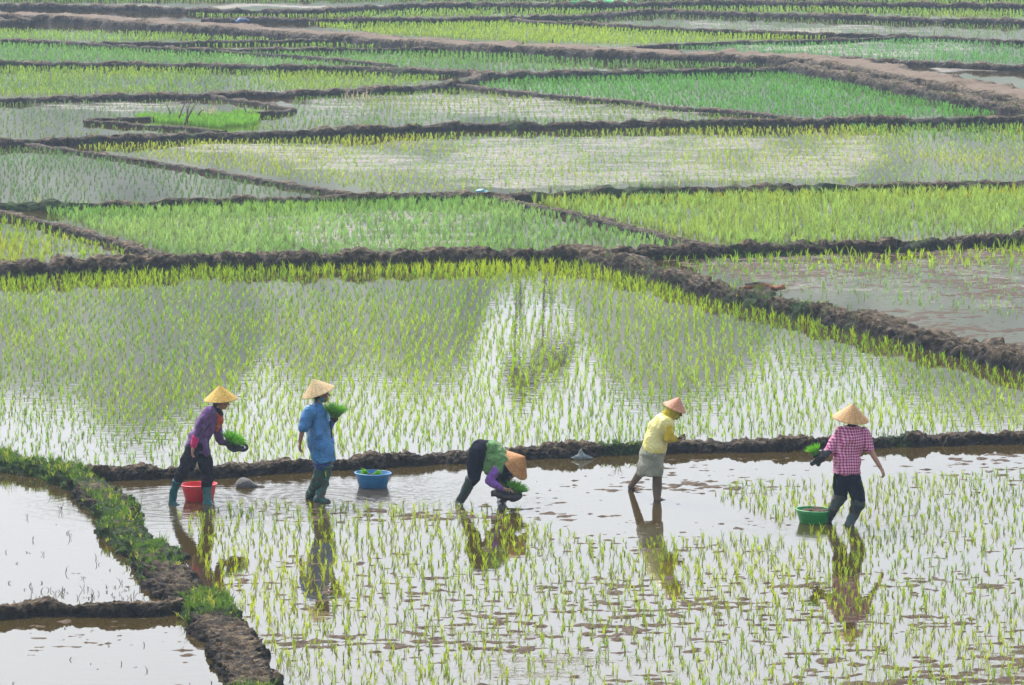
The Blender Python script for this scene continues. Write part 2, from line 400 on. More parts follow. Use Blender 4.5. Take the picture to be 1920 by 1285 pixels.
# ------------------------------------------------------------------ banks between the fields
GRASS_SPOTS = []          # (points, normals-ish) gathered for blades
BANKPTS = []              # to keep rice off the banks
def spline(pts, step):
    P = [Vector(p) for p in pts]; P = [P[0]*2-P[1]]+P+[P[-1]*2-P[-2]]; out = []
    for i in range(1, len(P)-2):
        a, b, c, d = P[i-1], P[i], P[i+1], P[i+2]; n = max(2, int((c-b).length/step))
        for k in range(n):
            t = k/n; out.append((b*2+(c-a)*t+(a*2-b*5+c*4-d)*t*t+(b*3-a-c*3+d)*t*t*t)*.5)
    out.append(P[-2]); return out
def bank(name, px, w, h, seed, green=0., road=0., step=None, grass=0., flat=False, rough=1.):
    """px: (x, y[, green]) pixels along the middle of the bank"""
    ctrl = [at(p[0], p[1], h*.5) for p in px]; gl = [p[2] if len(p) > 2 else green for p in px]
    md = sum(p.y for p in ctrl)/len(ctrl)
    if md > 92: w, h = w*.88, h*.86
    step = (step or (.045 if md < 75 else .06 if md < 100 else .11))*(.7 if md < 75 else 1)
    raw = spline([(p.x, p.y, g) for p, g in zip(ctrl, gl)], step)
    A = np.array([tuple(p) for p in raw]); g = A[:, 2]; A = A[:, :2]
    T = np.gradient(A, axis=0); T /= np.linalg.norm(T, axis=1)[:, None]; Nn = np.c_[-T[:, 1], T[:, 0]]
    L = np.r_[0, np.cumsum(np.linalg.norm(np.diff(A, axis=0), axis=1))]
    A = A+Nn*(fbm(L*.9, L*0+seed, s=seed, o=4)*min(w, .6)*.22)[:, None]
    ww = w*(1+.30*fbm(L*1.3, L*0+3, s=seed+1, o=4)); hh = h*(1+.32*fbm(L*1.7, L*0+7, s=seed+2, o=4))
    # ragged blocks of spade-cut mud along the crest
    hh = hh*(1+.12*np.where(vn(L*3.1, L*0, s=seed+5) > .05, 1, -1)*np.abs(vn(L*1.1, L*0, s=seed+6)))
    K = 40 if md < 75 else 26 if md < 100 else 18; t = np.linspace(-1, 1, K)
    top = .62 if not flat else .82
    prof = np.where(np.abs(t) < top, 1-.10*(np.abs(t)/top)**2, .9*(1-((np.abs(t)-top)/(1-top))**1.4))
    X = A[:, None, 0]+Nn[:, None, 0]*t[None]*ww[:, None]/2; Y = A[:, None, 1]+Nn[:, None, 1]*t[None]*ww[:, None]/2
    Z = prof[None]*hh[:, None]-.03
    fr = 1.0 if md < 75 else .7
    d1 = fbm(X*4*fr, Y*4*fr, Z*4, s=seed+11, o=4); d2 = fbm(X*13*fr, Y*13*fr, Z*13, s=seed+12, o=3)
    e = np.clip(prof*3, 0, 1)[None]
    if md < 110: d2 = d2+.5*np.abs(fbm(X*26, Y*26, Z*40, s=seed+14, o=2))*2-.1
    Z = Z+(d1*.42*h+d2*.30*h)*e*rough
    side = (d1*.10+d2*.07)*(w/.5)**.5
    X = X+Nn[:, None, 0]*side*np.sign(t)[None]*(np.abs(t) > .3); Y = Y+Nn[:, None, 1]*side*np.sign(t)[None]*(np.abs(t) > .3)
    Z[:, 0] = Z[:, -1] = -.1
    n = len(L); idx = np.arange(n*K).reshape(n, K)
    fq = np.stack([idx[:-1, :-1], idx[:-1, 1:], idx[1:, 1:], idx[1:, :-1]], -1).reshape(-1, 4)
    G = np.repeat(g[:, None], K, 1)
    rd = np.repeat((road*(np.abs(t) < .62))[None], n, 0) if road else np.zeros((n, K))
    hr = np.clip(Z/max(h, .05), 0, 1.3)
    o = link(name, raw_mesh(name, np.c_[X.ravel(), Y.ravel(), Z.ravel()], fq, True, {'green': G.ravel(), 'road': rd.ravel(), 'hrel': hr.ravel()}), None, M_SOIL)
    tag(o, kind='structure')
    BANKPTS.append((A, w/2+.06))
    gm = G.ravel()+.6*fbm(X.ravel()*1.1, Y.ravel()*1.1, s=77, o=3)
    GRASS_SPOTS.append((np.c_[X.ravel(), Y.ravel(), Z.ravel()], gm, grass, w*L[-1]/(n*K), md))
    return o

E = 60
bank('earth_bank', [(-150, 832, 1.2), (-40, 852, 1.2), (50, 872, 1.3), (130, 892, .9), (185, 925, .45), (215, 960, .85), (250, 1005, .7), (290, 1040, .7), (318, 1072, .5), (345, 1105, -.2), (368, 1124, 1.0), (392, 1146, 1.1), (418, 1180, -.2), (448, 1232, -.3), (474, 1275, .2), (500, 1325, .8), (530, 1375, .6)], .58, .17, 3, step=.04, grass=1)
bank('earth_bank', [(-150, 1146), (0, 1146), (60, 1140), (150, 1142), (280, 1141), (350, 1128)], .26, .15, 4, -.25, step=.035)
bank('earth_bank', [(165, 888, .2), (300, 884), (400, 880), (600, 869), (850, 855), (1080, 843, .1), (1165, 839, .9), (1240, 836, .1), (1500, 830, 0), (1690, 823, .7), (1760, 821, 0), (1920, 818, .2), (2100, 812, 0)], .40, .17, 5, -.1, step=.04)
bank('earth_bank', [(-200, 512), (0, 506), (140, 499), (300, 492, .1), (330, 487, .3), (500, 487, .1), (700, 484), (900, 479, .1), (1050, 475, .3), (1130, 484, .2), (1200, 500, .4), (1270, 522, .4), (1340, 541, .3), (1420, 560, .5), (1500, 576, .6), (1600, 599, .5), (1700, 623, .2), (1800, 648, .2), (1920, 676, .2), (2060, 708, .2)], .66, .27, 6, 0, step=.05)
bank('earth_bank', [(1120, 478), (1200, 474), (1290, 470), (1400, 468, .5), (1500, 464, .6), (1600, 461, .3), (1720, 457, .5), (1800, 453, .2), (1920, 444, .2), (2050, 438)], .5, .25, 7, 0)
bank('earth_bank', [(-60, 386), (0, 398), (90, 418), (180, 442), (260, 465), (325, 483)], .38, .16, 8, -.1)
bank('earth_bank', [(-150, 390, .9), (0, 386, .9), (100, 384, .9), (200, 383, .4), (400, 378, .3), (600, 372, .2), (760, 367), (900, 365), (970, 366, .4), (1050, 363, .6), (1200, 358, .6), (1400, 354, .4), (1600, 351, .5), (1800, 347, .4), (1920, 345), (2080, 341)], .52, .24, 9, 0)
bank('earth_bank', [(930, 370), (1000, 386), (1100, 406), (1200, 432, .3), (1300, 457, .1), (1380, 470)], .36, .16, 10, .1)
bank('earth_bank', [(-150, 270), (0, 264), (100, 264), (200, 259), (400, 253), (600, 247), (800, 238, .3), (850, 234, .3), (1000, 234), (1200, 231), (1400, 229), (1500, 228), (1600, 225), (1850, 223), (1920, 224), (2080, 222)], .6, .28, 11, .35)
bank('earth_bank', [(40, 268), (200, 290), (400, 321), (500, 338), (620, 358), (680, 367)], .3, .13, 12, -.1)
bank('earth_bank', [(-150, 189), (0, 186), (200, 181), (400, 177), (600, 173), (740, 166), (800, 161, .3), (870, 153, .4), (900, 140, .3)], .6, .24, 13, .15)
bank('earth_bank', [(400, 181), (450, 188), (510, 197), (545, 206), (480, 213), (360, 217), (240, 222), (165, 226), (240, 232), (340, 239), (420, 246)], .3, .16, 14, -.2)
bank('earth_bank', [(-150, 120), (0, 119), (100, 119), (300, 121), (500, 125), (700, 129), (850, 135), (920, 139), (1060, 137), (1200, 134), (1400, 130), (1480, 128)], .6, .24, 15, .35)
bank('earth_bank', [(850, 158), (960, 171), (1100, 185), (1190, 192), (1250, 200), (1400, 211), (1500, 224)], .35, .16, 16, .1)
bank('dirt_road', [(-150, 20), (0, 29), (150, 34), (300, 45), (500, 58), (700, 73), (850, 83), (1000, 90), (1200, 100), (1400, 106), (1500, 111), (1580, 120), (1680, 137), (1780, 156), (1860, 172), (1960, 192), (2100, 222)], 2.1, .38, 17, .0, 1.0, step=.15, flat=True, rough=.45)
bank('earth_bank', [(1480, 124), (1550, 135), (1620, 148), (1700, 165), (1800, 184), (1880, 198), (2000, 214)], .9, .34, 18, .35)
bank('earth_bank', [(-150, 72), (0, 75), (150, 80), (300, 80), (500, 77), (640, 75)], .45, .2, 19, .1)
bank('earth_bank', [(150, 82), (300, 90), (400, 94), (600, 92), (760, 91), (920, 89)], .35, .2, 20, .1)
bank('earth_bank', [(390, 95), (520, 102), (640, 112), (740, 122)], .3, .14, 21, .0)
bank('earth_bank', [(-150, 36), (0, 40), (60, 41)], .6, .3, 22, .1)
bank('earth_bank', [(-100, 10), (150, 12), (290, 16), (500, 21), (620, 19), (700, 13), (900, 9), (1100, 9), (1400, 5), (1700, 9), (1920, 12), (2060, 14)], .6, .30, 23, .0)
bank('earth_bank', [(380, 35), (600, 37), (800, 36), (960, 34), (1100, 29), (1230, 21), (1330, 24), (1420, 26), (1560, 30), (1700, 35), (1920, 40), (2060, 42)], .6, .26, 24, .0)
bank('earth_bank', [(960, 38), (1100, 45), (1300, 55), (1500, 63), (1680, 67), (1760, 70), (1920, 78), (2060, 82)], .5, .2, 25, .0)
bank('earth_bank', [(1180, 90), (1240, 84), (1400, 79), (1560, 75), (1680, 70)], .4, .18, 26, .1)
bank('earth_bank', [(1560, 108), (1650, 113), (1800, 121), (1920, 127), (2050, 132)], .5, .25, 27, .0)
bank('earth_bank', [(-150, -12), (400, -10), (900, -14), (1500, -8), (2050, -12)], .7, .3, 28, .0)

# weeds and grass blades on the greener banks
def blades(P, hgt, wid, lean, nb, seed, az=None):
    """P (n,3) roots -> nb curved blades each; returns verts, tris, blade index per vertex"""
    r = np.random.default_rng(seed); n = len(P); B = n*nb
    root = np.repeat(P, nb, 0); h = np.repeat(hgt, nb)*r.uniform(.55, 1.1, B); a = r.uniform(0, 2*np.pi, B)
    if az is not None: a = np.repeat(az, nb)+r.normal(0, .9, B)
    ln = h*np.abs(r.normal(lean, lean*.6, B)); dx, dy = np.cos(a), np.sin(a)
    wv = np.repeat(np.broadcast_to(wid, n), nb)*r.uniform(.7, 1.2, B)*.5; pa = r.uniform(0, np.pi, B)*.35-.3     # blades face the viewer side loosely
    sx, sy = np.cos(pa), np.sin(pa)
    root = root+np.c_[dx, dy, dx*0]*np.repeat(hgt, nb)[:, None]*.06
    mid = root+np.c_[dx*ln*.35, dy*ln*.35, h*.6]; tip = root+np.c_[dx*ln*1.2, dy*ln*1.2, h*np.maximum(.35, 1-.35*(ln/h)**2)]
    s = np.c_[sx*wv, sy*wv, sx*0]
    V = np.stack([root-s*.7, root+s*.7, mid-s, mid+s, tip], 1).reshape(-1, 3)
    b = np.arange(B)[:, None]*5
    T = np.stack([b+np.array([0, 1, 3]), b+np.array([0, 3, 2]), b+np.array([2, 3, 4])], 1).reshape(-1, 3)
    return V, T, np.repeat(np.arange(n), nb*5)
gp, gh, gc = [], [], []
for (P, g, gr, cell, md) in GRASS_SPOTS:
    dens = (330 if gr else 60)*cell
    k = rng.random(len(P)) < np.clip((g-.35)*1.6, 0, 1)*dens
    k &= (P[:, 2] > -.02)
    Q = P[k]; gp.append(Q); gh.append(np.where(rng.random(len(Q)) < .06, .20, .095)*rng.uniform(.5, 1.2, len(Q))*(1 if md < 75 else 1.1))
    u = rng.random((len(Q), 1)); y = (rng.random((len(Q), 1)) < (.13 if gr else .1))
    gc.append(np.where(y, np.array([[.42, .45, .05]]), np.array([[.04, .11, .012]])*(1-u)+np.array([[.15, .27, .02]])*u))
gp = np.concatenate(gp); gh = np.concatenate(gh); gc = np.concatenate(gc)
V, T, ix = blades(gp, gh, .0085, .6, 6, 41)
tag(link('bank_grass', raw_mesh('bank_grass', V, T, False, {'tint': gc[ix]}), None, M_GRASS), kind='stuff')
# a low cushion of bright grass on the bank at (385, 1130)

# ------------------------------------------------------------------ rice
# field areas in photo pixels: polygon, spacing x, spacing y, height, blades, colour a, colour b, keep, width
YG, YG2 = (.46, .66, .02), (.24, .48, .02)
GR, GR2 = (.24, .52, .06), (.14, .38, .04)
BR = (.16, .42, .03)
NEARR = [(330, 955), (420, 940), (600, 945), (850, 950), (985, 955), (1010, 985), (1100, 1010), (1200, 1014), (1380, 1005), (1520, 1012), (1500, 990), (1440, 975), (1370, 945), (1330, 925), (1390, 905), (1540, 900), (1700, 892), (1990, 880), (1990, 1400), (560, 1400), (520, 1290), (430, 1160), (380, 1060)]
FIELDS = [
 (NEARR, .15, .19, .118, 4, (.50, .60, .03), (.26, .44, .03), .88, .0085),
 ([(-60, 852), (185, 890), (400, 872), (850, 845), (1240, 828), (1500, 820), (1990, 806), (1990, 700), (1500, 590), (1280, 535), (1130, 498), (700, 495), (-60, 520)], .148, .185, .115, 4, YG, YG2, .93, .0078),
 ([(-60, 400), (90, 425), (300, 484), (-60, 500)], .17, .22, .17, 5, (.42, .55, .05), YG2, .9, .013),
 ([(60, 392), (900, 376), (1020, 395), (1340, 470), (1180, 470), (340, 480), (260, 455)], .16, .18, .19, 5, (.28, .52, .10), (.17, .40, .08), .80, .014),
 ([(960, 372), (1990, 350), (1990, 435), (1600, 450), (1390, 462), (1250, 435)], .16, .18, .21, 5, (.30, .50, .06), (.24, .48, .08), .80, .015),
 ([(1210, 480), (1990, 450), (1990, 500), (1400, 515), (1300, 510)], .20, .3, .19, 4, YG, YG2, .75, .012),
 ([(1280, 505), (1990, 490), (1990, 600), (1560, 560), (1380, 545)], .24, .30, .13, 3, YG2, GR, .75, .010),
 ([(-60, 518), (300, 503), (700, 496), (1100, 491), (1200, 510), (1400, 556), (1700, 630), (1990, 702), (1990, 720), (1700, 655), (1400, 588), (1280, 560), (1100, 518), (700, 516), (300, 522), (-60, 540)], .20, .26, .19, 5, (.44, .56, .01), (.26, .42, .01), .95, .0095),
 ([(100, 390), (900, 376), (960, 376), (960, 392), (500, 398), (100, 408)], .18, .16, .21, 5, (.24, .46, .02), GR2, .95, .012),
 ([(980, 374), (1990, 352), (1990, 366), (1100, 388)], .18, 0.18, 0.166, 5, (.42, .52, .01), (.20, .38, .02), 0.90, 0.0110),
 ([(-60, 275), (60, 275), (400, 327), (640, 366), (-60, 380)], .17, 0.24, 0.117, 4, (.13, .33, .07), (.10, .26, .05), 0.78, 0.0093),
 ([(100, 270), (1500, 235), (1990, 232), (1990, 340), (1300, 345), (720, 360), (420, 315)], .16, 0.24, 0.110, 4, (.42, .60, .04), GR, 0.75, 0.0101),
 ([(1560, 232), (1990, 230), (1990, 270), (1560, 250)], .2, 0.51, 0.156, 5, GR2, GR2, 0.70, 0.0130),
 ([(-60, 192), (390, 184), (540, 206), (170, 224), (400, 248), (-60, 262)], .2, 0.31, 0.104, 4, (.16, .34, .08), (.2, .4, .06), 0.65, 0.0108),
 ([(550, 180), (840, 165), (960, 180), (1200, 200), (1480, 224), (1000, 230), (470, 245), (440, 220), (550, 210)], .17, 0.25, 0.110, 4, (.26, .45, .04), GR2, 0.75, 0.0108),
 ([(870, 160), (1000, 146), (1400, 137), (1480, 133), (1700, 172), (1880, 208), (1850, 218), (1500, 218), (1250, 196), (1000, 172)], .15, 0.22, 0.130, 4, (.12, .44, .05), (.10, .36, .04), 0.85, 0.0130),
 ([(250, 222), (480, 216), (420, 240), (300, 230)], .09, .1, .2, 5, BR, BR, 1, .02), ([(440, 214), (488, 214), (480, 236), (400, 238)], .09, .1, .2, 5, BR, BR, 1, .02),
 ([(-60, 126), (300, 128), (850, 142), (780, 158), (600, 168), (-60, 180)], .15, 0.23, 0.130, 4, (.30, .52, .04), (.18, .42, .05), 0.85, 0.0130),
 ([(-60, 80), (150, 86), (400, 100), (740, 128), (300, 117), (-60, 115)], .15, 0.25, 0.130, 4, (.18, .46, .07), (.14, .40, .06), 0.85, 0.0137),
 ([(420, 98), (900, 94), (1040, 100), (1400, 112), (1480, 124), (1060, 130), (930, 134), (760, 126)], .16, 0.25, 0.130, 4, (.18, .46, .06), (.13, .36, .06), 0.83, 0.0137),
 ([(-60, 55), (300, 62), (520, 75), (300, 76), (150, 76), (-60, 70)], .16, 0.28, 0.130, 4, (.26, .52, .04), GR, 0.85, 0.0152),
 ([(520, 74), (700, 80), (900, 87), (700, 89), (300, 86), (200, 82)], .16, 0.28, 0.130, 4, (.22, .48, .04), GR, 0.83, 0.0152),
 ([(560, 42), (960, 40), (1100, 49), (1300, 59), (1640, 68), (1400, 76), (1200, 84), (980, 78), (700, 62)], .15, 0.25, 0.136, 4, (.36, .58, .03), (.26, .52, .04), 0.86, 0.0159),
 ([(1250, 90), (1560, 78), (1700, 74), (1990, 84), (1990, 122), (1600, 108), (1400, 100)], .16, 0.28, 0.130, 4, (.15, .46, .09), (.12, .4, .07), 0.84, 0.0152),
 ([(310, 22), (700, 20), (900, 13), (1400, 9), (1990, 16), (1990, 36), (1500, 26), (1230, 18), (1080, 28), (700, 33), (400, 32)], .17, 0.32, 0.130, 4, (.30, .5, .06), GR, 0.85, 0.0159),
 ([(1000, 38), (1240, 28), (1500, 34), (1990, 45), (1990, 74), (1500, 60), (1200, 48)], .22, 0.37, 0.104, 3, (.2, .38, .08), GR2, 0.65, 0.0130),
 ([(1480, 2), (1990, 4), (1990, 10), (1480, 2)], .16, 0.32, 0.130, 4, (.26, .5, .04), GR, 0.85, 0.0159),
 ([(-60, -8), (1990, -8), (1990, 4), (-60, 6)], .2, 0.35, 0.117, 4, (.22, .4, .08), GR2, 0.70, 0.0159),
]
def off_banks(x, y):
    ok = np.ones(len(x), bool)
    for A, r in BANKPTS:
        Q = A[::max(1, int(r*.5/max(np.linalg.norm(A[1]-A[0]), .01)))]
        for i in range(0, len(x), 20000):
            xx, yy = x[i:i+20000], y[i:i+20000]; sel = np.zeros(len(xx), bool)
            cand = (yy > Q[:, 1].min()-r-.1) & (yy < Q[:, 1].max()+r+.1) & (xx > Q[:, 0].min()-r-.1) & (xx < Q[:, 0].max()+r+.1)
            ci = np.nonzero(cand)[0]
            for j in range(0, len(ci), 4000):
                c = ci[j:j+4000]; d = np.min((xx[c, None]-Q[None, :, 0])**2+(yy[c, None]-Q[None, :, 1])**2, 1); sel[c] = d < r*r
            ok[i:i+20000] &= ~sel
    return ok
KEEPOFF = []     # filled with the places people and basins stand on
for (px, py, r) in [(355, 945, .5), (372, 940, .35), (590, 940, .3), (700, 912, .35), (858, 945, .2), (941, 951, .2), (1180, 917, .2), (1232, 938, .2), (1525, 980, .35), (1554, 980, .2), (1591, 986, .2)]:
    p = at(px, py); KEEPOFF.append((p.x, p.y, r))
rice, seedl = [], None
for q, (poly, sx, sy, h, nb, ca, cb, keep, wd) in enumerate(FIELDS):
    W = [atn(*p) for p in poly]; x0, x1 = min(p[0] for p in W), max(p[0] for p in W); y0, y1 = min(p[1] for p in W), max(p[1] for p in W)
    ang = (rng.uniform(-.12, .12)); gx, gy = np.meshgrid(np.arange(x0-3, x1+3, sx), np.arange(y0-3, y1+3, sy))
    gx = gx.ravel(); gy = gy.ravel(); cxx, cyy = (x0+x1)/2, (y0+y1)/2
    X = cxx+(gx-cxx)*math.cos(ang)-(gy-cyy)*math.sin(ang)*.6+rng.normal(0, sx*.22, len(gx)); Y = cyy+(gy-cyy)*1.0+(gx-cxx)*math.sin(ang)+rng.normal(0, sy*.2, len(gx))
    px, py = proj(X, Y); k = inpoly(px, py, poly)
    patch = fbm(X*.35, Y*.22, s=q*3+100, o=3)
    k &= rng.random(len(X)) < keep*np.clip(1.05+patch*.9, .25, 1)
    X, Y, patch = X[k], Y[k], patch[k]
    k = off_banks(X, Y)
    for (ax, ay, r) in KEEPOFF: k &= ((X-ax)**2+((Y-ay)*.6)**2 > r*r)
    X, Y, patch = X[k], Y[k], patch[k]
    u = np.clip(.5+patch*1.2+rng.normal(0, .25, len(X)), 0, 1)[:, None]
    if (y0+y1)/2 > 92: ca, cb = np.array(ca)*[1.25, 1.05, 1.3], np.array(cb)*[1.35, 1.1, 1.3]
    c = np.array(ca)*u+np.array(cb)*(1-u); c = c*rng.uniform(.65, 1.25, (len(X), 1))
    hh = h*rng.uniform(.5, 1.3, len(X))*(1+.25*patch)
    if q == 0:
        pxx, pyy = proj(X, Y, .1); inside = (pxx > 5) & (pxx < 1915) & (pyy < 1283)
        score = np.where(inside, Y+rng.normal(0, .05, len(Y)), 1e9); o = np.argsort(score)[:300]
        msk = np.zeros(len(X), bool); msk[o] = True
        seedl = (X[msk], Y[msk], c[msk], hh[msk]); X, Y, c, hh = X[~msk], Y[~msk], c[~msk], hh[~msk]
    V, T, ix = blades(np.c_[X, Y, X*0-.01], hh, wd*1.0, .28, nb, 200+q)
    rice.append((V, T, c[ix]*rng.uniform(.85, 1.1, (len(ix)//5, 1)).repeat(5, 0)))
off = 0; VV, TT, CC = [], [], []
for V, T, c in rice: VV.append(V); TT.append(T+off); CC.append(c); off += len(V)
print('RICE verts', off)
o = link('rice_plants', raw_mesh('rice_plants', np.concatenate(VV), np.concatenate(TT), False, {'tint': np.concatenate(CC)}), None, M_RICE)
tag(o, kind='stuff')
# the three hundred nearest seedlings, each one its own object
variants = []
for v in range(24):
    r = np.random.default_rng(900+v); V, T, ix = blades(np.array([[0, 0, -.01]]), np.array([.125]), .0085, .32, 5, 900+v)
    u = r.random(); c = np.array([.50, .60, .03])*u+np.array([.26, .44, .03])*(1-u)
    variants.append(raw_mesh('rice_seedling', V, T, False, {'tint': np.repeat(c[None], len(V), 0)})); variants[-1].materials.append(M_RICE)
for i in range(len(seedl[0])):
    o = bpy.data.objects.new('rice_seedling', variants[i % 24]); COL.objects.link(o)
    o.location = (seedl[0][i], seedl[1][i], 0); o.rotation_euler = (0, 0, rng.uniform(-1.2, 1.2)); s = seedl[3][i]/.120; o.scale = (s, s, s)
    tag(o, 'thin yellow green rice seedling standing in muddy water along the bottom of the photo', 'rice seedling', 'rice seedlings in the nearest rows')

# dead stubble in the flooded pools at the left and along the banks
st = []
for (poly, n, h) in [([(0, 890), (180, 935), (300, 1120), (0, 1135)], 26, .10), ([(60, 1095), (290, 1105), (290, 1132), (0, 1132)], 45, .11), ([(0, 1165), (330, 1160), (440, 1285), (0, 1285)], 16, .06), ([(0, 875), (60, 885), (150, 915), (230, 990), (330, 1120), (300, 1110), (130, 925), (0, 900)], 120, .11)]:
    k = 0
    while k < n:
        a, bb = rng.uniform(0, 450), rng.uniform(870, 1285)
        if inpoly(np.array([a]), np.array([bb]), poly)[0]: p = at(a, bb); st.append((p.x, p.y, -.01, h*rng.uniform(.4, 1.2))); k += 1
st = np.array(st); V, T, ix = blades(st[:, :3], st[:, 3], .008, .8, 2, 77)
tag(link('dead_stubble', raw_mesh('dead_stubble', V, T, False, {'tint': np.repeat([[.05, .045, .03]], len(V), 0)}), None, M_GRASS), kind='stuff')

# ------------------------------------------------------------------ what stands beyond the fields and mirrors in the water
def hill_mat():
    m, nt, out = mat('karst hill'); p = N(nt, 'ShaderNodeBsdfPrincipled'); n = noise(nt, .08, 6); n2 = noise(nt, .5, 4)
    r = ramp(nt, n.outputs[0], [(.35, (.16, .20, .13)), (.5, (.24, .27, .20)), (.65, (.38, .38, .34))])  # tones lifted, the paleness of distant haze is put into the colour
    nt.links.new(mixc(nt, .5, r.outputs[0], ramp(nt, n2.outputs[0], [(.3, (.14, .18, .11)), (.7, (.30, .33, .25))]).outputs[0]), p.inputs['Base Color'])
    p.inputs['Roughness'].default_value = .95; nt.links.new(p.outputs[0], out.inputs[0]); return m
M_HILL = hill_mat()
PR = [(-900, 700), (-500, 760), (-200, 790), (0, 757), (60, 770), (130, 775), (175, 812), (220, 832), (262, 836), (330, 815), (400, 790), (455, 750), (480, 715), (500, 700), (520, 722), (560, 745), (600, 752), (660, 728), (720, 745), (770, 760), (815, 740), (862, 716), (880, 690), (896, 640), (916, 580), (950, 556), (985, 552), (1010, 562), (1030, 572), (1060, 560), (1072, 600), (1092, 640), (1110, 660), (1125, 700), (1150, 750), (1200, 772), (1250, 790), (1300, 780), (1350, 762), (1400, 722), (1440, 672), (1462, 660), (1490, 700), (1560, 720), (1620, 690), (1660, 712), (1690, 760), (1780, 775), (1850, 790), (2000, 800), (2400, 760), (2900, 700)]
def crest_z(x, y):
    px = CX+F*x/y      # column in the photo
    e = np.interp(px, [p[0] for p in PR], [p[1] for p in PR])
    return y*(e-CY+F*math.tan(PITCH)*1.0)/F-CH+y*0.0
xs = np.arange(-150, 150.1, 1.0); ys = np.arange(330, 520, 2.5); gx, gy = np.meshgrid(xs, ys)
YC = 400.0
cz = crest_z(xs*1.0, YC)[None]+0*gx
g = np.where(gy < YC, np.clip((gy-330)/(YC-330), 0, 1)**.7, np.clip(1-(gy-YC)/150, 0, 1))
z = cz*g-.5
z = z-2.2*(1-np.exp(-np.abs(gy-YC)/6))+(fbm(gx*.18, gy*.18, s=400, o=4)*5.0)*np.clip(g*1.5, 0, 1)*(.2+.8*(1-np.exp(-np.abs(gy-YC)/20)))
idx = np.arange(gx.size).reshape(gx.shape); fq = np.stack([idx[:-1, :-1], idx[:-1, 1:], idx[1:, 1:], idx[1:, :-1]], -1).reshape(-1, 4)
tag(link('hill', raw_mesh('hill', np.c_[gx.ravel(), gy.ravel(), z.ravel()], fq, True), None, M_HILL), kind='structure')
M_CROWN = leaf_mat('crown leaf', None, (.20, .27, .13), .35)  # leaf colour paled, haze painted into it
M_BARK = cloth_mat('bark', (.12, .09, .06))
def far_tree(px, yb, blobs, label, rt=.07, lean=0):
    """blobs: (px, elevation row, radius m)"""
    D = yb; e = empty('tree', ((px-CX)/F*D, D, 0)); tag(e, label, 'tree', 'tall trees beyond the last fields')
    zz = [D*(b[1]+433)/F-CH for b in blobs]; top = max(zz); mt = MB(); X = e.location.x
    mt.tube([(X+lean*t*top+.25*math.sin(t*5), D, top*t-.1) for t in np.linspace(0, 1, 9)], list(np.linspace(rt, rt*.5, 9)), 8)
    for b, z in zip(blobs, zz): bx = (b[0]-CX)/F*D; mt.tube([(X+lean*top*.75, D, top*.72), ((X+bx)/2, D, (z+top*.75)/2), (bx, D, z)], [rt*.5, rt*.35, rt*.15], 6)
    mt.build('trunk', M_BARK, e)
    P = []
    for b, z in zip(blobs, zz):
        n = int(330*b[2]**2); r = rng.normal(0, 1, (n, 3)); r /= np.linalg.norm(r, axis=1)[:, None]; r *= (b[2]*rng.random((n, 1))**.4); r *= (1+.5*fbm(r[:, 0]*2, r[:, 1]*2, r[:, 2]*2, s=int(b[0]), o=2))[:, None]
        P.append(r*[1, 1, .8]+[(b[0]-CX)/F*D, D, z])
    P = np.concatenate(P); n = len(P); a = rng.normal(0, 1, (n, 3)); a /= np.linalg.norm(a, axis=1)[:, None]; c = np.cross(a, rng.normal(0, 1, (n, 3))); c /= np.linalg.norm(c, axis=1)[:, None]
    s = rng.uniform(.12, .28, (n, 1)); V = np.stack([P-a*s, P+c*s*.5, P+a*s, P-c*s*.5], 1).reshape(-1, 3)-np.array(e.location)
    link('crown', raw_mesh('crown', V, np.arange(n*4).reshape(-1, 4), False), e, M_CROWN)
far_tree(975, 204, [(962, 688, .5), (985, 716, .95), (975, 742, .5), (1000, 690, .5)], 'slender tall tree with a drooping crown behind the fields at centre')
far_tree(1028, 206, [(1015, 650, .45), (1048, 668, .75), (1040, 695, .6), (1072, 648, .45)], 'slender tall tree with a forked crown behind the fields right of centre')
# ------------------------------------------------------------------ people
class Frame:
    """turns photo pixels into points at the distance of one person's feet"""
    def __init__(s, fx, fy):
        s.o = at(fx, fy); s.fx, s.fy = fx, fy; rng_ = math.sqrt(s.o.y**2+CH**2); s.k = F/rng_
        al = math.atan2(CH, s.o.y); s.sa, s.ca = math.sin(al), math.cos(al)
    def __call__(s, px, py, dy=0.0):
        return Vector((s.o.x+(px-s.fx)/s.k, s.o.y+dy, ((s.fy-py)/s.k-dy*s.sa)/s.ca))
def sections(mb, secs, Y, n=20):
    """secs: (centre, half width in the picture plane, half depth along Y)"""
    Y = Vector(Y).normalized(); C = [Vector(c[0]) for c in secs]; rings = []
    for i, (c, rx, ry) in enumerate(secs):
        d = (C[min(i+1, len(C)-1)]-C[max(i-1, 0)]).normalized(); X = d.cross(Y).normalized(); Y2 = X.cross(d).normalized()
        rings.append([Vector(c)+X*rx*math.cos(2*math.pi*j/n)+Y2*ry*math.sin(2*math.pi*j/n) for j in range(n)])
    mb.loft(rings)
def folds(amp, f=9, seed=1, st=(1, 1, .45)):
    return lambda co: amp*(fbm(co[:, 0]*f*st[0], co[:, 1]*f*st[1], co[:, 2]*f*st[2], s=seed, o=3)*1.6+.9*np.minimum(0, .12-np.abs(fbm(co[:, 0]*f*.8+3, co[:, 1]*f*.8, co[:, 2]*f*.7, s=seed+9, o=2)))*-4).astype(np.float32)
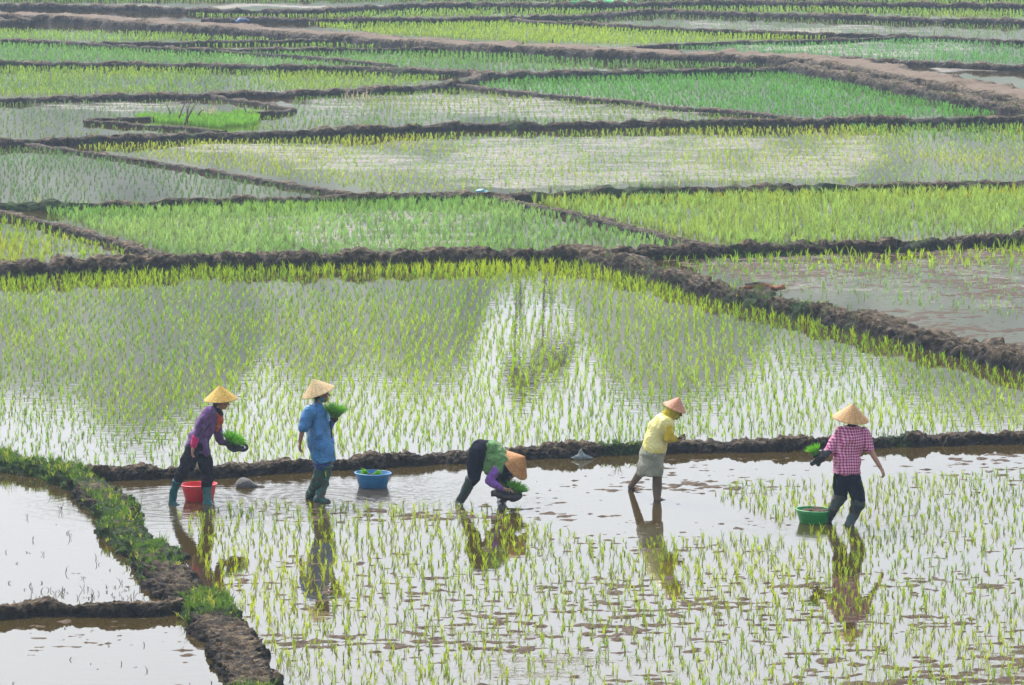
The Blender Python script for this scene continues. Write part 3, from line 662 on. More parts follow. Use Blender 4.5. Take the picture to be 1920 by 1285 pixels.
def hand(mb, w, d, n, curl=.6, L=.165):
    """palm, four fingers and a thumb; d along the hand, n out of the palm"""
    w, d, n = Vector(w), Vector(d).normalized(), Vector(n).normalized(); n = (n-d*n.dot(d)).normalized(); s = d.cross(n)
    mb.capsule(w-d*.02, .023, w+d*.03, .026, 10, (n, .75))
    for q in (-1.3, -.45, .45, 1.3): mb.capsule(w+d*.02+s*q*.010, .015, w+d*.082+s*q*.020, .0125, 8)
    for q, fl in ((-1.5, .060), (-.5, .072), (.5, .078), (1.5, .070)):
        p = w+d*.085+s*q*.0195; a = 0; dirn = d
        for k, (l, r) in enumerate(((.45, .0100), (.32, .0090), (.23, .0080))):
            a += curl*(.5+.25*k)*(1.1-.12*q); dd = (d*math.cos(a)+n*math.sin(a)+s*q*.05).normalized(); p2 = p+dd*fl*l
            mb.capsule(p, r, p2, r*.92, 8); p = p2
    p = w+d*.025+s*.030; t1 = (d*.6+s*.75+n*.25).normalized(); t2 = (d*.9+s*.2+n*.5*max(curl, .3)).normalized()
    mb.capsule(p, .013, p+t1*.038, .011, 8); mb.capsule(p+t1*.038, .011, p+t1*.038+t2*.034, .009, 8)
def head(mb, c, f, up):
    """skull, jaw, nose, brow and ears; c centre of the skull, f where the face looks"""
    c, f, up = Vector(c), Vector(f).normalized(), Vector(up).normalized(); up = (up-f*up.dot(f)).normalized(); s = f.cross(up)
    mb.ellipsoid(c+up*.015-f*.008, (.074, .096, .100), (s, f, up), 18)
    mb.ellipsoid(c+f*.022-up*.050, (.054, .064, .062), (s, f, up), 14)
    mb.ellipsoid(c+f*.062-up*.088, (.024, .022, .020), (s, f, up), 10)
    mb.capsule(c+f*.086+up*.006, .009, c+f*.108-up*.030, .013, 8); mb.ellipsoid(c+f*.082-up*.060, (.024, .012, .010), (s, f, up), 10)
    for q in (-1, 1): mb.ellipsoid(c+s*q*.074-f*.010-up*.015, (.009, .018, .030), (s, f, up), 10); mb.ellipsoid(c+s*q*.036+f*.066-up*.024, (.024, .022, .022), (s, f, up), 10); mb.capsule(c+s*q*.018+f*.088+up*.022, .008, c+s*q*.050+f*.076+up*.024, .008, 8)
    return s, f, up
def face_parts(e, c, f, up, hairm, long=True, nape=True):
    c, f, up = Vector(c), Vector(f).normalized(), Vector(up).normalized(); up = (up-f*up.dot(f)).normalized(); s = f.cross(up)
    for q in (-1, 1):
        b = MB(); b.ellipsoid(c+s*q*.033+f*.086+up*.002, (.014, .008, .007), (s, f, up), 10); b.build('eye', M_EYE, e)
    b = MB(); b.ellipsoid(c+f*.0905-up*.058, (.022, .007, .006), (s, f, up), 10); b.build('mouth', M_LIP, e)
    b = MB(); b.ellipsoid(c+up*.026-f*.022, (.083, .094, .102), (s, f, up), 18)
    if nape: b.ellipsoid(c-f*.062-up*.045, (.058, .042, .075), (s, f, up), 14)
    blob('hair', b, .009, hairm, e, folds(.004, 40, 5, (1, 1, .3)), 2)
def conical_hat(e, c, axis, r, h, m):
    a = Vector(axis).normalized(); M = Matrix.Translation(Vector(c)) @ a.to_track_quat('Z', 'Y').to_matrix().to_4x4()
    wob = lambda t, rr: .018*math.sin(t*2*math.pi*2+1)*rr/r+.008*math.sin(t*2*math.pi*5)
    b = MB(); b.lathe([(.0005, h)]+[(r*t+.0, h*(1-t**1.04)) for t in np.linspace(.03, 1, 26)]+[(r*1.003, -.004), (r*.985, -.004)]+[(r*.985*t, (h-.006)*(1-t**1.04)) for t in np.linspace(.98, .03, 12)]+[(.0005, h-.008)], M, 64, wob)
    o = b.build('conical_hat', m, e); me = o.data; at_ = me.attributes.new('rib', 'FLOAT', 'POINT')
    at_.data.foreach_set('value', np.array([(.55 if (k//64) % 2 else 0)+(.30 if k % 4 == 0 else 0) for k in range(len(me.vertices))], np.float32))
    b = MB(); b.lathe([(r*1.004+.004*math.cos(t), -.001+.004*math.sin(t)) for t in np.linspace(0, 2*math.pi, 9)], M, 48, wob); b.build('brim_ring', M_RING, o)
    return o
def straw_mat(name, c1, c2):
    m, nt, out = mat(name); p = N(nt, 'ShaderNodeBsdfPrincipled'); n = noise(nt, 7, 4); r = ramp(nt, n.outputs[0], [(.35, c2), (.62, c1)])
    st = noise(nt, 70, 3); sn = noise(nt, 16, 5, rough=.75)
    c = mixc(nt, .75, r.outputs[0], mixc(nt, 1, r.outputs[0], ramp(nt, st.outputs[0], [(.38, g3(.5)), (.62, g3(1.25))]).outputs[0], 'MULTIPLY')); c = mixc(nt, ramp(nt, sn.outputs[0], [(.56, g3(0)), (.68, g3(.7))]).outputs[0], c, tuple(x*.45 for x in c2))
    rb = N(nt, 'ShaderNodeAttribute'); rb.attribute_name = 'rib'; c = mixc(nt, rb.outputs['Fac'], c, tuple(x*.45 for x in c2)); nt.links.new(c, p.inputs['Base Color'])
    p.inputs['Roughness'].default_value = .6; p.inputs['Specular IOR Level'].default_value = .3
    nt.links.new(bump(nt, st.outputs[0], .4, .004), p.inputs['Normal']); nt.links.new(p.outputs[0], out.inputs[0]); return m
def skin_mat(name, c):
    m, nt, out = mat(name); p = N(nt, 'ShaderNodeBsdfPrincipled'); n = noise(nt, 25, 3)
    nt.links.new(ramp(nt, n.outputs[0], [(.3, tuple(x*.78 for x in c)), (.7, c)]).outputs[0], p.inputs['Base Color']); p.inputs['Roughness'].default_value = .5
    p.inputs['Subsurface Weight'].default_value = .08; p.inputs['Subsurface Radius'].default_value = (.02, .008, .004); p.inputs['Subsurface Scale'].default_value = .3
    nt.links.new(p.outputs[0], out.inputs[0]); return m
def boot_mat(name, c, mudc=(.12, .09, .06), amt=.5):
    m, nt, out = mat(name); p = N(nt, 'ShaderNodeBsdfPrincipled'); n = noise(nt, 11, 5)
    r = ramp(nt, n.outputs[0], [(amt-.03, g3(0)), (amt+.06, g3(1))]); nt.links.new(mixc(nt, r.outputs[0], c, mudc), p.inputs['Base Color'])
    q = ramp(nt, r.outputs[0], [(0, g3(.28)), (1, g3(.75))]); nt.links.new(q.outputs[0], p.inputs['Roughness']); nt.links.new(bump(nt, n.outputs[0], .5, .02), p.inputs['Normal'])
    nt.links.new(p.outputs[0], out.inputs[0]); return m
def plastic_mat(name, c, rough=.35):
    m, nt, out = mat(name); p = N(nt, 'ShaderNodeBsdfPrincipled'); n = noise(nt, 9, 4)
    nt.links.new(ramp(nt, n.outputs[0], [(.3, tuple(x*.72 for x in c)), (.55, c)]).outputs[0], p.inputs['Base Color']); p.inputs['Roughness'].default_value = rough
    sp = noise(nt, 13, 6, rough=.75); sm = ramp(nt, sp.outputs[0], [(.60, g3(0)), (.68, g3(.6))]); bc = p.inputs['Base Color'].links[0].from_socket; nt.links.new(mixc(nt, sm.outputs[0], bc, (.13, .095, .06)), p.inputs['Base Color'])
    nt.links.new(p.outputs[0], out.inputs[0]); return m
def plaid_mat(ax):
    m, nt, out = mat('plaid shirt'); p = N(nt, 'ShaderNodeBsdfPrincipled'); g = N(nt, 'ShaderNodeNewGeometry'); sep = N(nt, 'ShaderNodeSeparateXYZ')
    nn = noise(nt, 4, 2); va = N(nt, 'ShaderNodeVectorMath'); va.operation = 'MULTIPLY_ADD'; nt.links.new(nn.outputs['Color'], va.inputs[0]); va.inputs[1].default_value = (.03, .03, .03); nt.links.new(g.outputs['Position'], va.inputs[2]); nt.links.new(va.outputs[0], sep.inputs[0])
    def stripes(src, f, thr, ph=0): return math_(nt, 'GREATER_THAN', math_(nt, 'SINE', math_(nt, 'ADD', math_(nt, 'MULTIPLY', src, f), ph)), thr)
    hz, vx = sep.outputs[2], math_(nt, 'ADD', sep.outputs[0], math_(nt, 'MULTIPLY', sep.outputs[1], .6)); f = 2*math.pi/.036
    c = mixc(nt, math_(nt, 'MULTIPLY', stripes(hz, f, .35), .62), (.62, .025, .20), (.92, .62, .74))
    c = mixc(nt, math_(nt, 'MULTIPLY', stripes(vx, f, .35, 1), .55), c, (.85, .60, .72))
    c = mixc(nt, math_(nt, 'MULTIPLY', stripes(hz, f, .75, 3.14), .6), c, (.16, .02, .16)); c = mixc(nt, math_(nt, 'MULTIPLY', stripes(vx, f, .75, 4.14), .6), c, (.16, .02, .16))
    nt.links.new(c, p.inputs['Base Color']); p.inputs['Roughness'].default_value = .85; nt.links.new(p.outputs[0], out.inputs[0]); return m
M_EYE = plastic_mat('eye', (.02, .015, .012), .2); M_LIP = skin_mat('lip', (.35, .12, .10)); M_RING = straw_mat('hat ring', (.50, .36, .16), (.35, .22, .08))
M_SKIN = skin_mat('skin', (.50, .27, .17)); M_SKIN2 = skin_mat('tanned skin', (.36, .17, .10)); M_SKIND = skin_mat('muddy skin', (.16, .10, .055)); M_HAIR = cloth_mat('hair', (.018, .014, .012), rough=.5)
M_NAVY = cloth_mat('navy trousers', (.010, .012, .028), (.005, .006, .016)); M_DARK = cloth_mat('dark trousers', (.022, .016, .028), (.010, .008, .014)); M_BLACKP = plastic_mat('black sheet', (.018, .018, .022), .4)
M_BOOT = boot_mat('green boots', (.003, .10, .105), amt=.64); M_BOOTD = boot_mat('dark green boots', (.008, .04, .038), (.045, .04, .03), .50)
def boot(e, pts, rad, m, toe, nm='boot'):
    """rubber boot: a shaft through pts, its foot in the mud, a turned-down cuff on top"""
    b = MB(); b.chain(pts, rad, 16); b.capsule(pts[-1]+Vector((0, 0, .01)), rad[-1]*1.05, pts[-1]+Vector(toe), rad[-1]*.85, 12)
    o = blob(nm, b, .011, m, e, folds(.008, 14, int(pts[0].x*50) % 90, (1, 1, 1.6)), 2)
    d = (pts[0]-pts[1]).normalized(); b = MB(); M = Matrix.Translation(pts[0]-d*.02) @ d.to_track_quat('Z', 'Y').to_matrix().to_4x4()
    b.lathe([(rad[0]*1.03, -.02), (rad[0]*1.10, .0), (rad[0]*1.14, .03), (rad[0]*1.05, .035), (rad[0]*.9, .02)], M, 18, lambda t, r: .05*math.sin(t*6.28*3)); b.build('boot_cuff', m, o)
    return o
def bundle(px_root, F_, d, n, L, spread, label, dy=0, extra=None, root=.035):
    """a fistful of pulled seedlings: leaves fanned out of a muddy knot of roots"""
    p = F_(px_root[0], px_root[1], dy); e = empty('seedling_bundle', p); tag(e, label, 'seedling bundle', 'bundles of rice seedlings')
    d = Vector(d).normalized(); a = d.orthogonal().normalized(); c = d.cross(a); V, T = [], []
    r = np.random.default_rng(int(px_root[0]))
    for i in range(n):
        t = r.uniform(0, 2*math.pi); q = math.sqrt(r.random()); o = (a*math.cos(t)+c*math.sin(t)); dd = (d+o*q*spread).normalized(); l = L*r.uniform(.6, 1.1)
        b0 = o*q*root; sd = dd.cross(Vector(r.normal(0, 1, 3))).normalized()*.0045; m1 = b0+dd*l*.6; tp = b0+(dd+Vector((0, 0, -.25))*q).normalized()*l
        k = len(V); V += [b0-sd, b0+sd, m1-sd*1.2, m1+sd*1.2, tp]; T += [(k, k+1, k+3), (k, k+3, k+2), (k+2, k+3, k+4)]
    link('leaves', raw_mesh('leaves', [tuple(v) for v in V], T, False), e, M_BUND)
    b = MB(); b.ellipsoid(p-d*.012, (root*1.1, root*1.1, root*.9), None, 10); b.ellipsoid(p-d*.035+a*.01, (root*.8, root*.9, root*.7), None, 10)
    blob('root_clump', b, .009, M_MUD, e, folds(.010, 30, 4), 1); return e
X_, Y_, Z_ = Vector((1, 0, 0)), Vector((0, 1, 0)), Vector((0, 0, 1))

# ---- 1: purple jacket, leaning right, yellow hat
q = Frame(360, 945); e = empty('person', q.o); tag(e, 'person in a purple jacket and bright yellow conical hat bending over the red basin', 'person', 'people planting rice')
hip, chest, neck, hc = q(371, 832), q(396, 784), q(408, 766), q(417, 752.5); fdir = Vector((1, -.15, -.22))
b = MB(); head(b, hc, fdir, (.25, 0, 1)); b.capsule(q(409, 768), .042, q(415, 757), .042)
sections(b, [(hip-Z_*.04, .09, .13), (hip, .11, .15), (q(382, 808), .09, .12), (chest, .09, .14), (q(403, 773), .05, .10), (neck, .04, .045)], Y_)
sh, el, wr = q(392, 775, -.17), q(377, 806, -.20), q(366.5, 834, -.20); b.chain([sh, el, wr], [.050, .040, .026]); hand(b, wr+Vector((-.005, 0, -.02)), (-.15, 0, -1), (.9, -.3, 0), .45)
sh2, el2, wr2 = q(402, 778, .16), q(416, 829, .12), q(430, 829, .05); b.chain([sh2, el2, wr2], [.048, .038, .025]); hand(b, wr2, (.9, -.1, .15), (-.1, -.4, 1), .5)
k1, a1, k2, a2 = q(345, 884, -.08), at(323, 946), q(387, 888, .08), at(388, 945)
b.chain([q(367, 838, -.08), k1, q(334, 903, -.08), q(326, 922, -.04), a1], [.080, .055, .04, .035, .03]); b.chain([q(376, 840, .08), k2, q(388, 912, .05), q(388, 930, .02), a2], [.080, .055, .04, .035, .03]); 
blob('body', b, .008, M_SKIN, e, None, 2)
M_PUR = cloth_mat('purple jacket', (.21, .095, .28), (.10, .04, .15), sc=14)
b = MB(); sections(b, [(q(370, 846), .150, .165), (q(372, 838), .150, .165), (q(377, 820), .120, .150), (q(386, 802), .115, .150), (q(395, 786), .120, .17), (q(401, 773), .085, .13), (q(405, 767), .055, .07)], Y_)
b.chain([sh+X_*.0, el, q(368, 826, -.20)], [.074, .060, .047], 16); b.chain([sh2, el2, q(427, 831, .06)], [.066, .055, .042], 16)
b.capsule(q(384, 830, -.1), .055, q(390, 850, -.13), .035)
blob('jacket', b, .010, M_PUR, e, folds(.022, 8, 3), 1)
b = MB(); b.chain([q(399, 767, -.02), q(412, 772, -.05), q(418, 778, -.07)], [.035, .035, .022]); blob('collar', b, .008, cloth_mat('dark collar', (.03, .015, .05)), e, folds(.004, 20, 5), 1)
b = MB(); b.chain([q(411, 774, -.02), q(413, 790, -.02), q(408, 806, -.02)], [.055, .052, .03]); blob('shirt', b, .009, cloth_mat('red shirt', (.55, .015, .02), (.6, .20, .03), sc=20), e, folds(.006, 14, 2), 2)
b = MB(); b.chain([q(369.5, 822, -.20), q(366.5, 836, -.20)], [.046, .044]); blob('cuff', b, .008, cloth_mat('pink sleeve', (.80, .02, .18)), e, folds(.006, 25, 2), 1)
b = MB(); sections(b, [(q(372, 828), .12, .15), (q(370, 840), .135, .16), (q(368, 850), .11, .14)], Y_); b.chain([q(365, 842, -.07), q(352, 868, -.08), k1, q(333, 903, -.08)], [.105, .100, .078, .060], 16); b.chain([q(378, 844, .07), q(384, 868, .08), k2, q(388, 912, .06)], [.105, .098, .076, .062], 16)
blob('trousers', b, .010, M_DARK, e, folds(.018, 9, 8), 1)
boot(e, [q(334, 903, -.08), q(326, 922, -.04), a1], [.058, .052, .048], M_BOOT, (.10, -.06, -.05)); boot(e, [q(388, 912, .05), q(388, 930, .02), a2], [.058, .052, .050], M_BOOT, (.10, -.06, -.05))
face_parts(e, hc, fdir, (.25, 0, 1), M_HAIR); conical_hat(e, q(415.5, 749), (-.06, -.10, 1), .215, .185, straw_mat('yellow straw', (.85, .58, .12), (.72, .44, .07)))
b = MB(); b.tube([q(408, 750, -.08), q(414, 758, -.07), q(419, 763.5, -.03)], [.006, .006, .006]); b.build('chin_strap', M_BLACKP, e)
bundle((435, 833), q, (.45, -.15, 1), 620, .19, 1.1, 'bright green seedling bundle held by the person in the purple jacket', .02, root=.06)
b = MB(); t = np.linspace(0, 1, 12)
rings = []
for i, (px, py, r) in enumerate([(424, 832, .03), (430, 838, .055), (438, 842, .06), (446, 841, .05), (452, 840, .05), (458, 840, .045)]):
    c = q(px, py, -.02); rings.append([c+Y_*r*1.5*math.cos(a)+Z_*(r*.55*math.sin(a)-.01) for a in np.linspace(0, 2*math.pi, 14, endpoint=False)])
b.loft(rings); e2 = empty('root_tray', q(440, 840, 0)); tag(e2, 'black folded sheet cradling the seedlings held by the person in purple', 'tray', 'dark trays under held seedlings')
blob('sheet', b, .008, M_BLACKP, e2, folds(.006, 14, 3), 1)
b = MB(); M = Matrix.Translation(q(456, 839.5, -.06)) @ Matrix.Rotation(R(80), 4, 'X') @ Matrix.Diagonal((1.3, 1, 1, 1)); b.lathe([(.045+.016*math.cos(t), .016*math.sin(t)) for t in np.linspace(0, 2*math.pi, 9)], M, 20); b.build('rolled_rim', M_BLACKP, e2)

# ---- 2: long blue raincoat
q = Frame(590, 940); e = empty('person', q.o); tag(e, 'person in a long shiny blue raincoat and pale straw hat walking beside the blue basin', 'person', 'people planting rice')
hc = q(604, 739); fd = Vector((1, -.1, .02)); up = Vector((-.1, 0, 1)); b = MB(); head(b, hc, fd, up); b.capsule(q(598, 757), .052, q(602, 745), .045)
sections(b, [(q(602, 862), .08, .12), (q(600, 850), .11, .14), (q(597, 815), .09, .13), (q(595, 778), .10, .16), (q(597, 764), .07, .12), (q(599, 755), .045, .05)], Y_)
sh, el, wr = q(583, 772, -.17), q(571, 801, -.22), q(564.5, 829, -.22); b.chain([sh, el, wr], [.048, .038, .026]); hand(b, wr, (-.05, 0, -1), (1, -.3, 0), .7)
sh2, el2, wr2 = q(606, 776, .14), q(618, 800, .10), q(628, 787, .0); b.chain([sh2, el2, wr2], [.045, .036, .025]); hand(b, wr2, (.4, -.3, .5), (-.6, .1, .8), .8)
k1, a1, k2, a2 = q(610, 882, -.07), at(580, 934), q(612, 888, .07), at(597, 941)
b.chain([q(600, 856, -.07), q(605, 872, -.07), q(594, 902, -.05), a1], [.075, .06, .045, .035]); b.chain([q(602, 856, .07), q(611, 873, .07), q(606, 905, .05), a2], [.075, .06, .045, .035]); blob('body', b, .008, M_SKIN2, e, None, 2)
M_RAIN = cloth_mat('blue raincoat', (.05, .28, .62), (.025, .15, .38), .28, 6, True)
b = MB(); sections(b, [(q(608, 865), .140, .19), (q(607, 852), .155, .20), (q(602, 832), .170, .20), (q(598, 812), .155, .19), (q(597, 790), .135, .185), (q(597, 772), .118, .175), (q(598, 762), .085, .13), (q(600, 755), .055, .07)], Y_)
b.chain([sh, q(575, 788, -.20), q(569, 803, -.22)], [.080, .072, .060], 16); b.chain([sh2, el2, q(624, 792, .03)], [.07, .06, .045], 16)
blob('raincoat', b, .010, M_RAIN, e, folds(.020, 7, 13, (1, 1, .35)), 1)
b = MB(); b.chain([q(621, 790, -.05), q(623, 820, -.06), q(626, 858, -.06)], [.012, .012, .012]); blob('coat_edge', b, .006, cloth_mat('navy edge', (.02, .04, .12)), e, None, 1)
b = MB(); b.ellipsoid(q(604, 749), (.055, .06, .045)); b.ellipsoid(q(607, 745), (.045, .055, .035)); b.chain([q(607, 748), q(611, 754)], [.03, .018]); blob('scarf', b, .008, cloth_mat('teal scarf', (.02, .38, .45), (.01, .2, .26)), e, folds(.008, 20, 3), 1)
b = MB(); b.chain([q(600, 854, -.07), q(604, 872, -.07)], [.10, .095]); b.chain([q(606, 854, .07), q(609, 872, .07)], [.10, .09]); blob('trousers', b, .010, cloth_mat('bright blue trousers', (.012, .045, .28)), e, folds(.01, 12, 3), 2)
for (kk, aa, mid) in ((q(605, 872, -.07), a1, q(594, 902, -.05)), (q(611, 873, .07), a2, q(606, 905, .05))): boot(e, [kk, mid, aa+Vector((0, 0, .03))], [.088, .072, .055], boot_mat('camouflage boots', (.005, .09, .07), (.05, .045, .03), .52), (.12, -.05, -.03))
b = MB(); b.capsule(q(611, 885, -.11), .008, q(612, 893, -.11), .008); b.build('boot_tag', plastic_mat('yellow tag', (.7, .7, .03)), e)
face_parts(e, hc, fd, up, M_HAIR); conical_hat(e, q(598, 736), (-.36, -.12, 1), .222, .185, straw_mat('pale straw', (.80, .62, .34), (.68, .46, .20)))
bundle((628, 783), q, (.15, -.2, 1), 560, .20, .75, 'green seedling bundle held up to the chest of the person in the blue raincoat', -.04, root=.05)

# ---- 3: green vest, bent double
q = Frame(900, 948); e = empty('person', q.o); tag(e, 'person in a green vest with purple sleeves bent double over a tray of seedlings', 'person', 'people planting rice')
hc = q(957, 884); fd = Vector((.25, -.2, -1)); up = Vector((1, 0, .25)); b = MB(); head(b, hc, fd, up); b.capsule(q(943, 872), .052, q(953, 880), .045)
sections(b, [(q(896, 852), .07, .12), (q(903, 845), .085, .13), (q(920, 847), .08, .13), (q(934, 860), .085, .14), (q(941, 868), .08, .13), (q(946, 874), .05, .06)], Y_)
sh, el, wr = q(934, 866, -.15), q(919, 902, -.21), q(944, 917, -.22); b.chain([sh, el, wr], [.050, .040, .027]); hand(b, wr, (1, -.1, -.05), (0, -.2, -1), .7)
sh2, el2, wr2 = q(942, 870, .15), q(944, 900, .22), q(958, 917, .05); b.chain([sh2, el2, wr2], [.045, .036, .025]); hand(b, wr2, (1, -.3, -.3), (0, -.5, 1), .7)
k1, a1, k2, a2 = q(889, 895, -.09), at(860, 947), q(934, 898, .10), at(941, 953)
b.chain([q(896, 852, -.08), k1, q(884, 899, -.08), q(873, 922, -.05), a1], [.08, .055, .045, .04, .03]); b.chain([q(905, 850, .09), k2, q(939, 914, .09), q(941, 935, .04), a2], [.08, .055, .04, .035, .03]); blob('body', b, .008, M_SKIN, e, None, 2)
b = MB(); b.ellipsoid(q(901, 842), (.135, .175, .13)); b.ellipsoid(q(912, 841), (.13, .17, .115)); b.chain([q(897, 848, -.09), q(891, 872, -.09), k1, q(884, 903, -.08)], [.12, .112, .082, .066], 16); b.chain([q(905, 850, .09), q(920, 874, .10), k2, q(940, 932, .06)], [.105, .095, .075, .055], 16)
blob('trousers', b, .010, M_NAVY, e, folds(.008, 8, 5), 2)
b = MB(); sections(b, [(q(912, 842), .135, .165), (q(918, 843), .130, .165), (q(928, 851), .125, .165), (q(937, 862), .120, .165), (q(944, 872), .08, .12)], Y_); b.chain([q(920, 862, -.14), q(914, 880, -.16)], [.075, .045]); b.chain([q(936, 862, -.13), q(934, 882, -.17)], [.085, .07]); b.chain([q(942, 872, .12), q(944, 888, .16)], [.07, .06])
blob('vest', b, .010, cloth_mat('green quilted vest', (.16, .34, .10), (.08, .20, .06), sc=22), e, folds(.022, 9, 21, (1, 1, 1)), 1)
b = MB(); b.chain([q(932, 880, -.18), q(922, 894, -.21), el, q(928, 909, -.22), q(941, 917, -.22)], [.055, .060, .060, .050, .036]); b.chain([q(944, 885, .17), el2, q(955, 915, .08)], [.055, .05, .036]); blob('sleeves', b, .009, cloth_mat('violet sleeves', (.30, .11, .52), (.16, .06, .30)), e, folds(.010, 18, 4, (1, 1, 1)), 1)
b = MB(); b.ellipsoid(q(951, 884), (.09, .11, .095)); b.chain([q(948, 888), q(950, 902)], [.08, .05]); blob('scarf', b, .009, cloth_mat('dark head scarf', (.012, .014, .035)), e, folds(.01, 15, 3), 1)
boot(e, [q(884, 899, -.08), q(873, 922, -.05), a1+Vector((0, 0, .02))], [.076, .064, .050], M_BOOTD, (.02, -.1, -.03)); boot(e, [q(939, 914, .09), q(941, 935, .04), a2], [.062, .056, .050], M_BOOTD, (.08, -.06, -.05))
face_parts(e, hc, fd, up, M_HAIR); conical_hat(e, q(964.5, 872.5), (1.0, -.42, .86), .238, .195, straw_mat('orange straw', (.70, .36, .13), (.58, .25, .07)))
e2 = empty('root_tray', q(950, 930, -.2)); tag(e2, 'dark muddy slab of seedling roots held below the bent person in the green vest', 'tray', 'dark trays under held seedlings')
b = MB(); rings = []
for (px, py, r, rz) in [(921, 926, .06, .04), (930, 926, .09, .045), (945, 929, .11, .05), (962, 932, .11, .055), (973, 932, .09, .045), (979, 929, .05, .03)]:
    c = q(px, py, -.14); rings.append([c+Y_*r*math.cos(a)+Z_*rz*math.sin(a) for a in np.linspace(0, 2*math.pi, 14, endpoint=False)])
b.loft(rings); blob('slab', b, .009, plastic_mat('dark muddy mat', (.035, .03, .03), .6), e2, folds(.012, 14, 3, (1, 1, 1)), 1)
bundle((966, 923), q, (.35, -.1, 1), 480, .16, .9, 'green seedling bundle on the dark slab under the bent person', -.14, root=.06)
bundle((938, 914), q, (.1, 0, 1), 200, .10, 1.6, 'small dark green seedling bundle beside the violet sleeve of the bent person', .0, root=.05)

# ---- 4: yellow rain jacket, walking away to the right
q = Frame(1225, 936); e = empty('person', q.o); tag(e, 'barefoot person in a pale yellow rain jacket and grey wrap skirt striding through open water', 'person', 'people planting rice')
hc = q(1265, 771); fd = Vector((1, .25, -.45)); up = Vector((.4, 0, 1)); b = MB(); head(b, hc, fd, up); b.capsule(q(1252, 785), .052, q(1260, 775), .045)
sections(b, [(q(1226, 852), .09, .13), (q(1227, 842), .11, .15), (q(1232, 818), .10, .14), (q(1241, 795), .11, .16), (q(1248, 786), .07, .12), (q(1253, 780), .045, .05)], Y_)
sh, el, wr = q(1249, 796, -.15), q(1252, 822, -.18), q(1266, 824, -.12); b.chain([sh, el, wr], [.048, .038, .026]); hand(b, wr, (1, .2, .1), (0, .4, 1), .9)
sh2, el2, wr2 = q(1247, 795, .15), q(1256, 820, .18), q(1268, 824, .05); b.chain([sh2, el2, wr2], [.045, .036, .025]); hand(b, wr2, (1, -.2, .1), (0, -.5, 1), .9)
k1, a1, k2, a2 = q(1203, 884, .02), at(1182, 917), q(1232, 890, -.02), at(1232, 937)
b.chain([q(1220, 846, -.05), k1, a1+Vector((0, 0, .03))], [.085, .062, .036]); b.chain([q(1230, 846, .05), k2, q(1232, 915, 0), a2], [.085, .062, .066, .046]); b.capsule(a1+Vector((0, 0, .02)), .035, a1+Vector((.14, -.03, -.01)), .022); b.capsule(a2, .04, a2+Vector((.14, -.03, -.03)), .024)
blob('body', b, .008, M_SKIND, e, None, 2)
M_YEL = cloth_mat('pale yellow rain jacket', (.92, .86, .36), (.85, .74, .18), .35, 5, True)
b = MB(); sections(b, [(q(1227, 847), .160, .19), (q(1228, 838), .165, .19), (q(1231, 820), .150, .18), (q(1237, 802), .145, .19), (q(1244, 788), .115, .17), (q(1250, 781), .06, .08)], Y_); b.chain([sh, q(1251, 810, -.17)], [.095, .075]); b.chain([sh2, q(1251, 810, .17)], [.085, .07])
blob('rain_jacket', b, .010, M_YEL, e, folds(.017, 7, 33), 1)
b = MB(); b.chain([q(1253, 802, -.17), el, q(1264, 824, -.13)], [.070, .066, .045]); b.chain([q(1253, 804, .17), el2, q(1266, 824, .07)], [.06, .055, .04]); blob('sleeves', b, .009, cloth_mat('strong yellow sleeves', (.80, .60, .02), (.62, .45, .01)), e, folds(.008, 16, 4), 1)
b = MB(); b.ellipsoid(hc-fd.normalized()*.022, (.093, .10, .105)); b.chain([hc-fd.normalized()*.03, q(1250, 782)], [.088, .095]); blob('hood', b, .009, cloth_mat('yellow hood', (.58, .50, .02), (.38, .34, .02)), e, folds(.010, 14, 6), 1)
b = MB(); sections(b, [(q(1227, 834), .135, .165), (q(1224, 852), .155, .18), (q(1221, 872), .165, .19), (q(1220, 890), .165, .19)], Y_); b.capsule(q(1212, 860, 0), .09, q(1206, 880, 0), .075); blob('wrap_skirt', b, .010, cloth_mat('grey plastic skirt', (.40, .40, .30), (.26, .27, .19), .45, 6, True), e, folds(.022, 7, 41, (1, 1, .3)), 1)
face_parts(e, hc, fd, up, M_HAIR, nape=False); conical_hat(e, q(1264.5, 765.5), (.42, -.10, 1), .165, .155, straw_mat('pinkish straw', (.78, .38, .22), (.66, .28, .13)))

# ---- 5: pink plaid shirt, seen from behind
q = Frame(1575, 983); e = empty('person', q.o); tag(e, 'person in a pink checked shirt seen from behind, stepping away from the green basin', 'person', 'people planting rice')
hc = q(1597, 788, .02); fd = Vector((.15, 1, -.25)); up = Vector((0, .2, 1)); b = MB(); head(b, hc, fd, up); b.capsule(q(1596, 803), .052, q(1597, 792), .046)
sections(b, [(q(1587, 902), .13, .09), (q(1586, 888), .15, .11), (q(1588, 858), .12, .10), (q(1594, 825), .15, .11), (q(1596, 810), .12, .08), (q(1596, 800), .055, .05)], Y_)
sh, el, wr = q(1573, 812), q(1556, 846, -.02), q(1546, 852, -.08); b.chain([sh, el, wr], [.050, .040, .027]); hand(b, wr, (-1, -.3, -.2), (0, -.6, .8), .9)
sh2, el2, wr2 = q(1619, 812), q(1631, 846, -.02), q(1649, 877, -.06); b.chain([sh2, el2, wr2], [.050, .040, .027]); hand(b, wr2, (.5, -.1, -1), (-.8, .4, -.2), .8)
k1, a1, k2, a2 = q(1577, 930, .06), at(1551, 979), q(1609, 938, -.05), at(1592, 986)
b.chain([q(1578, 895, .0), k1, q(1563, 954, .03), a1], [.085, .055, .04, .03]); b.chain([q(1598, 895, .0), k2, q(1600, 965, -.02), a2], [.085, .055, .04, .03]); blob('body', b, .008, M_SKIN, e, None, 2)
M_PLAID = plaid_mat(0)
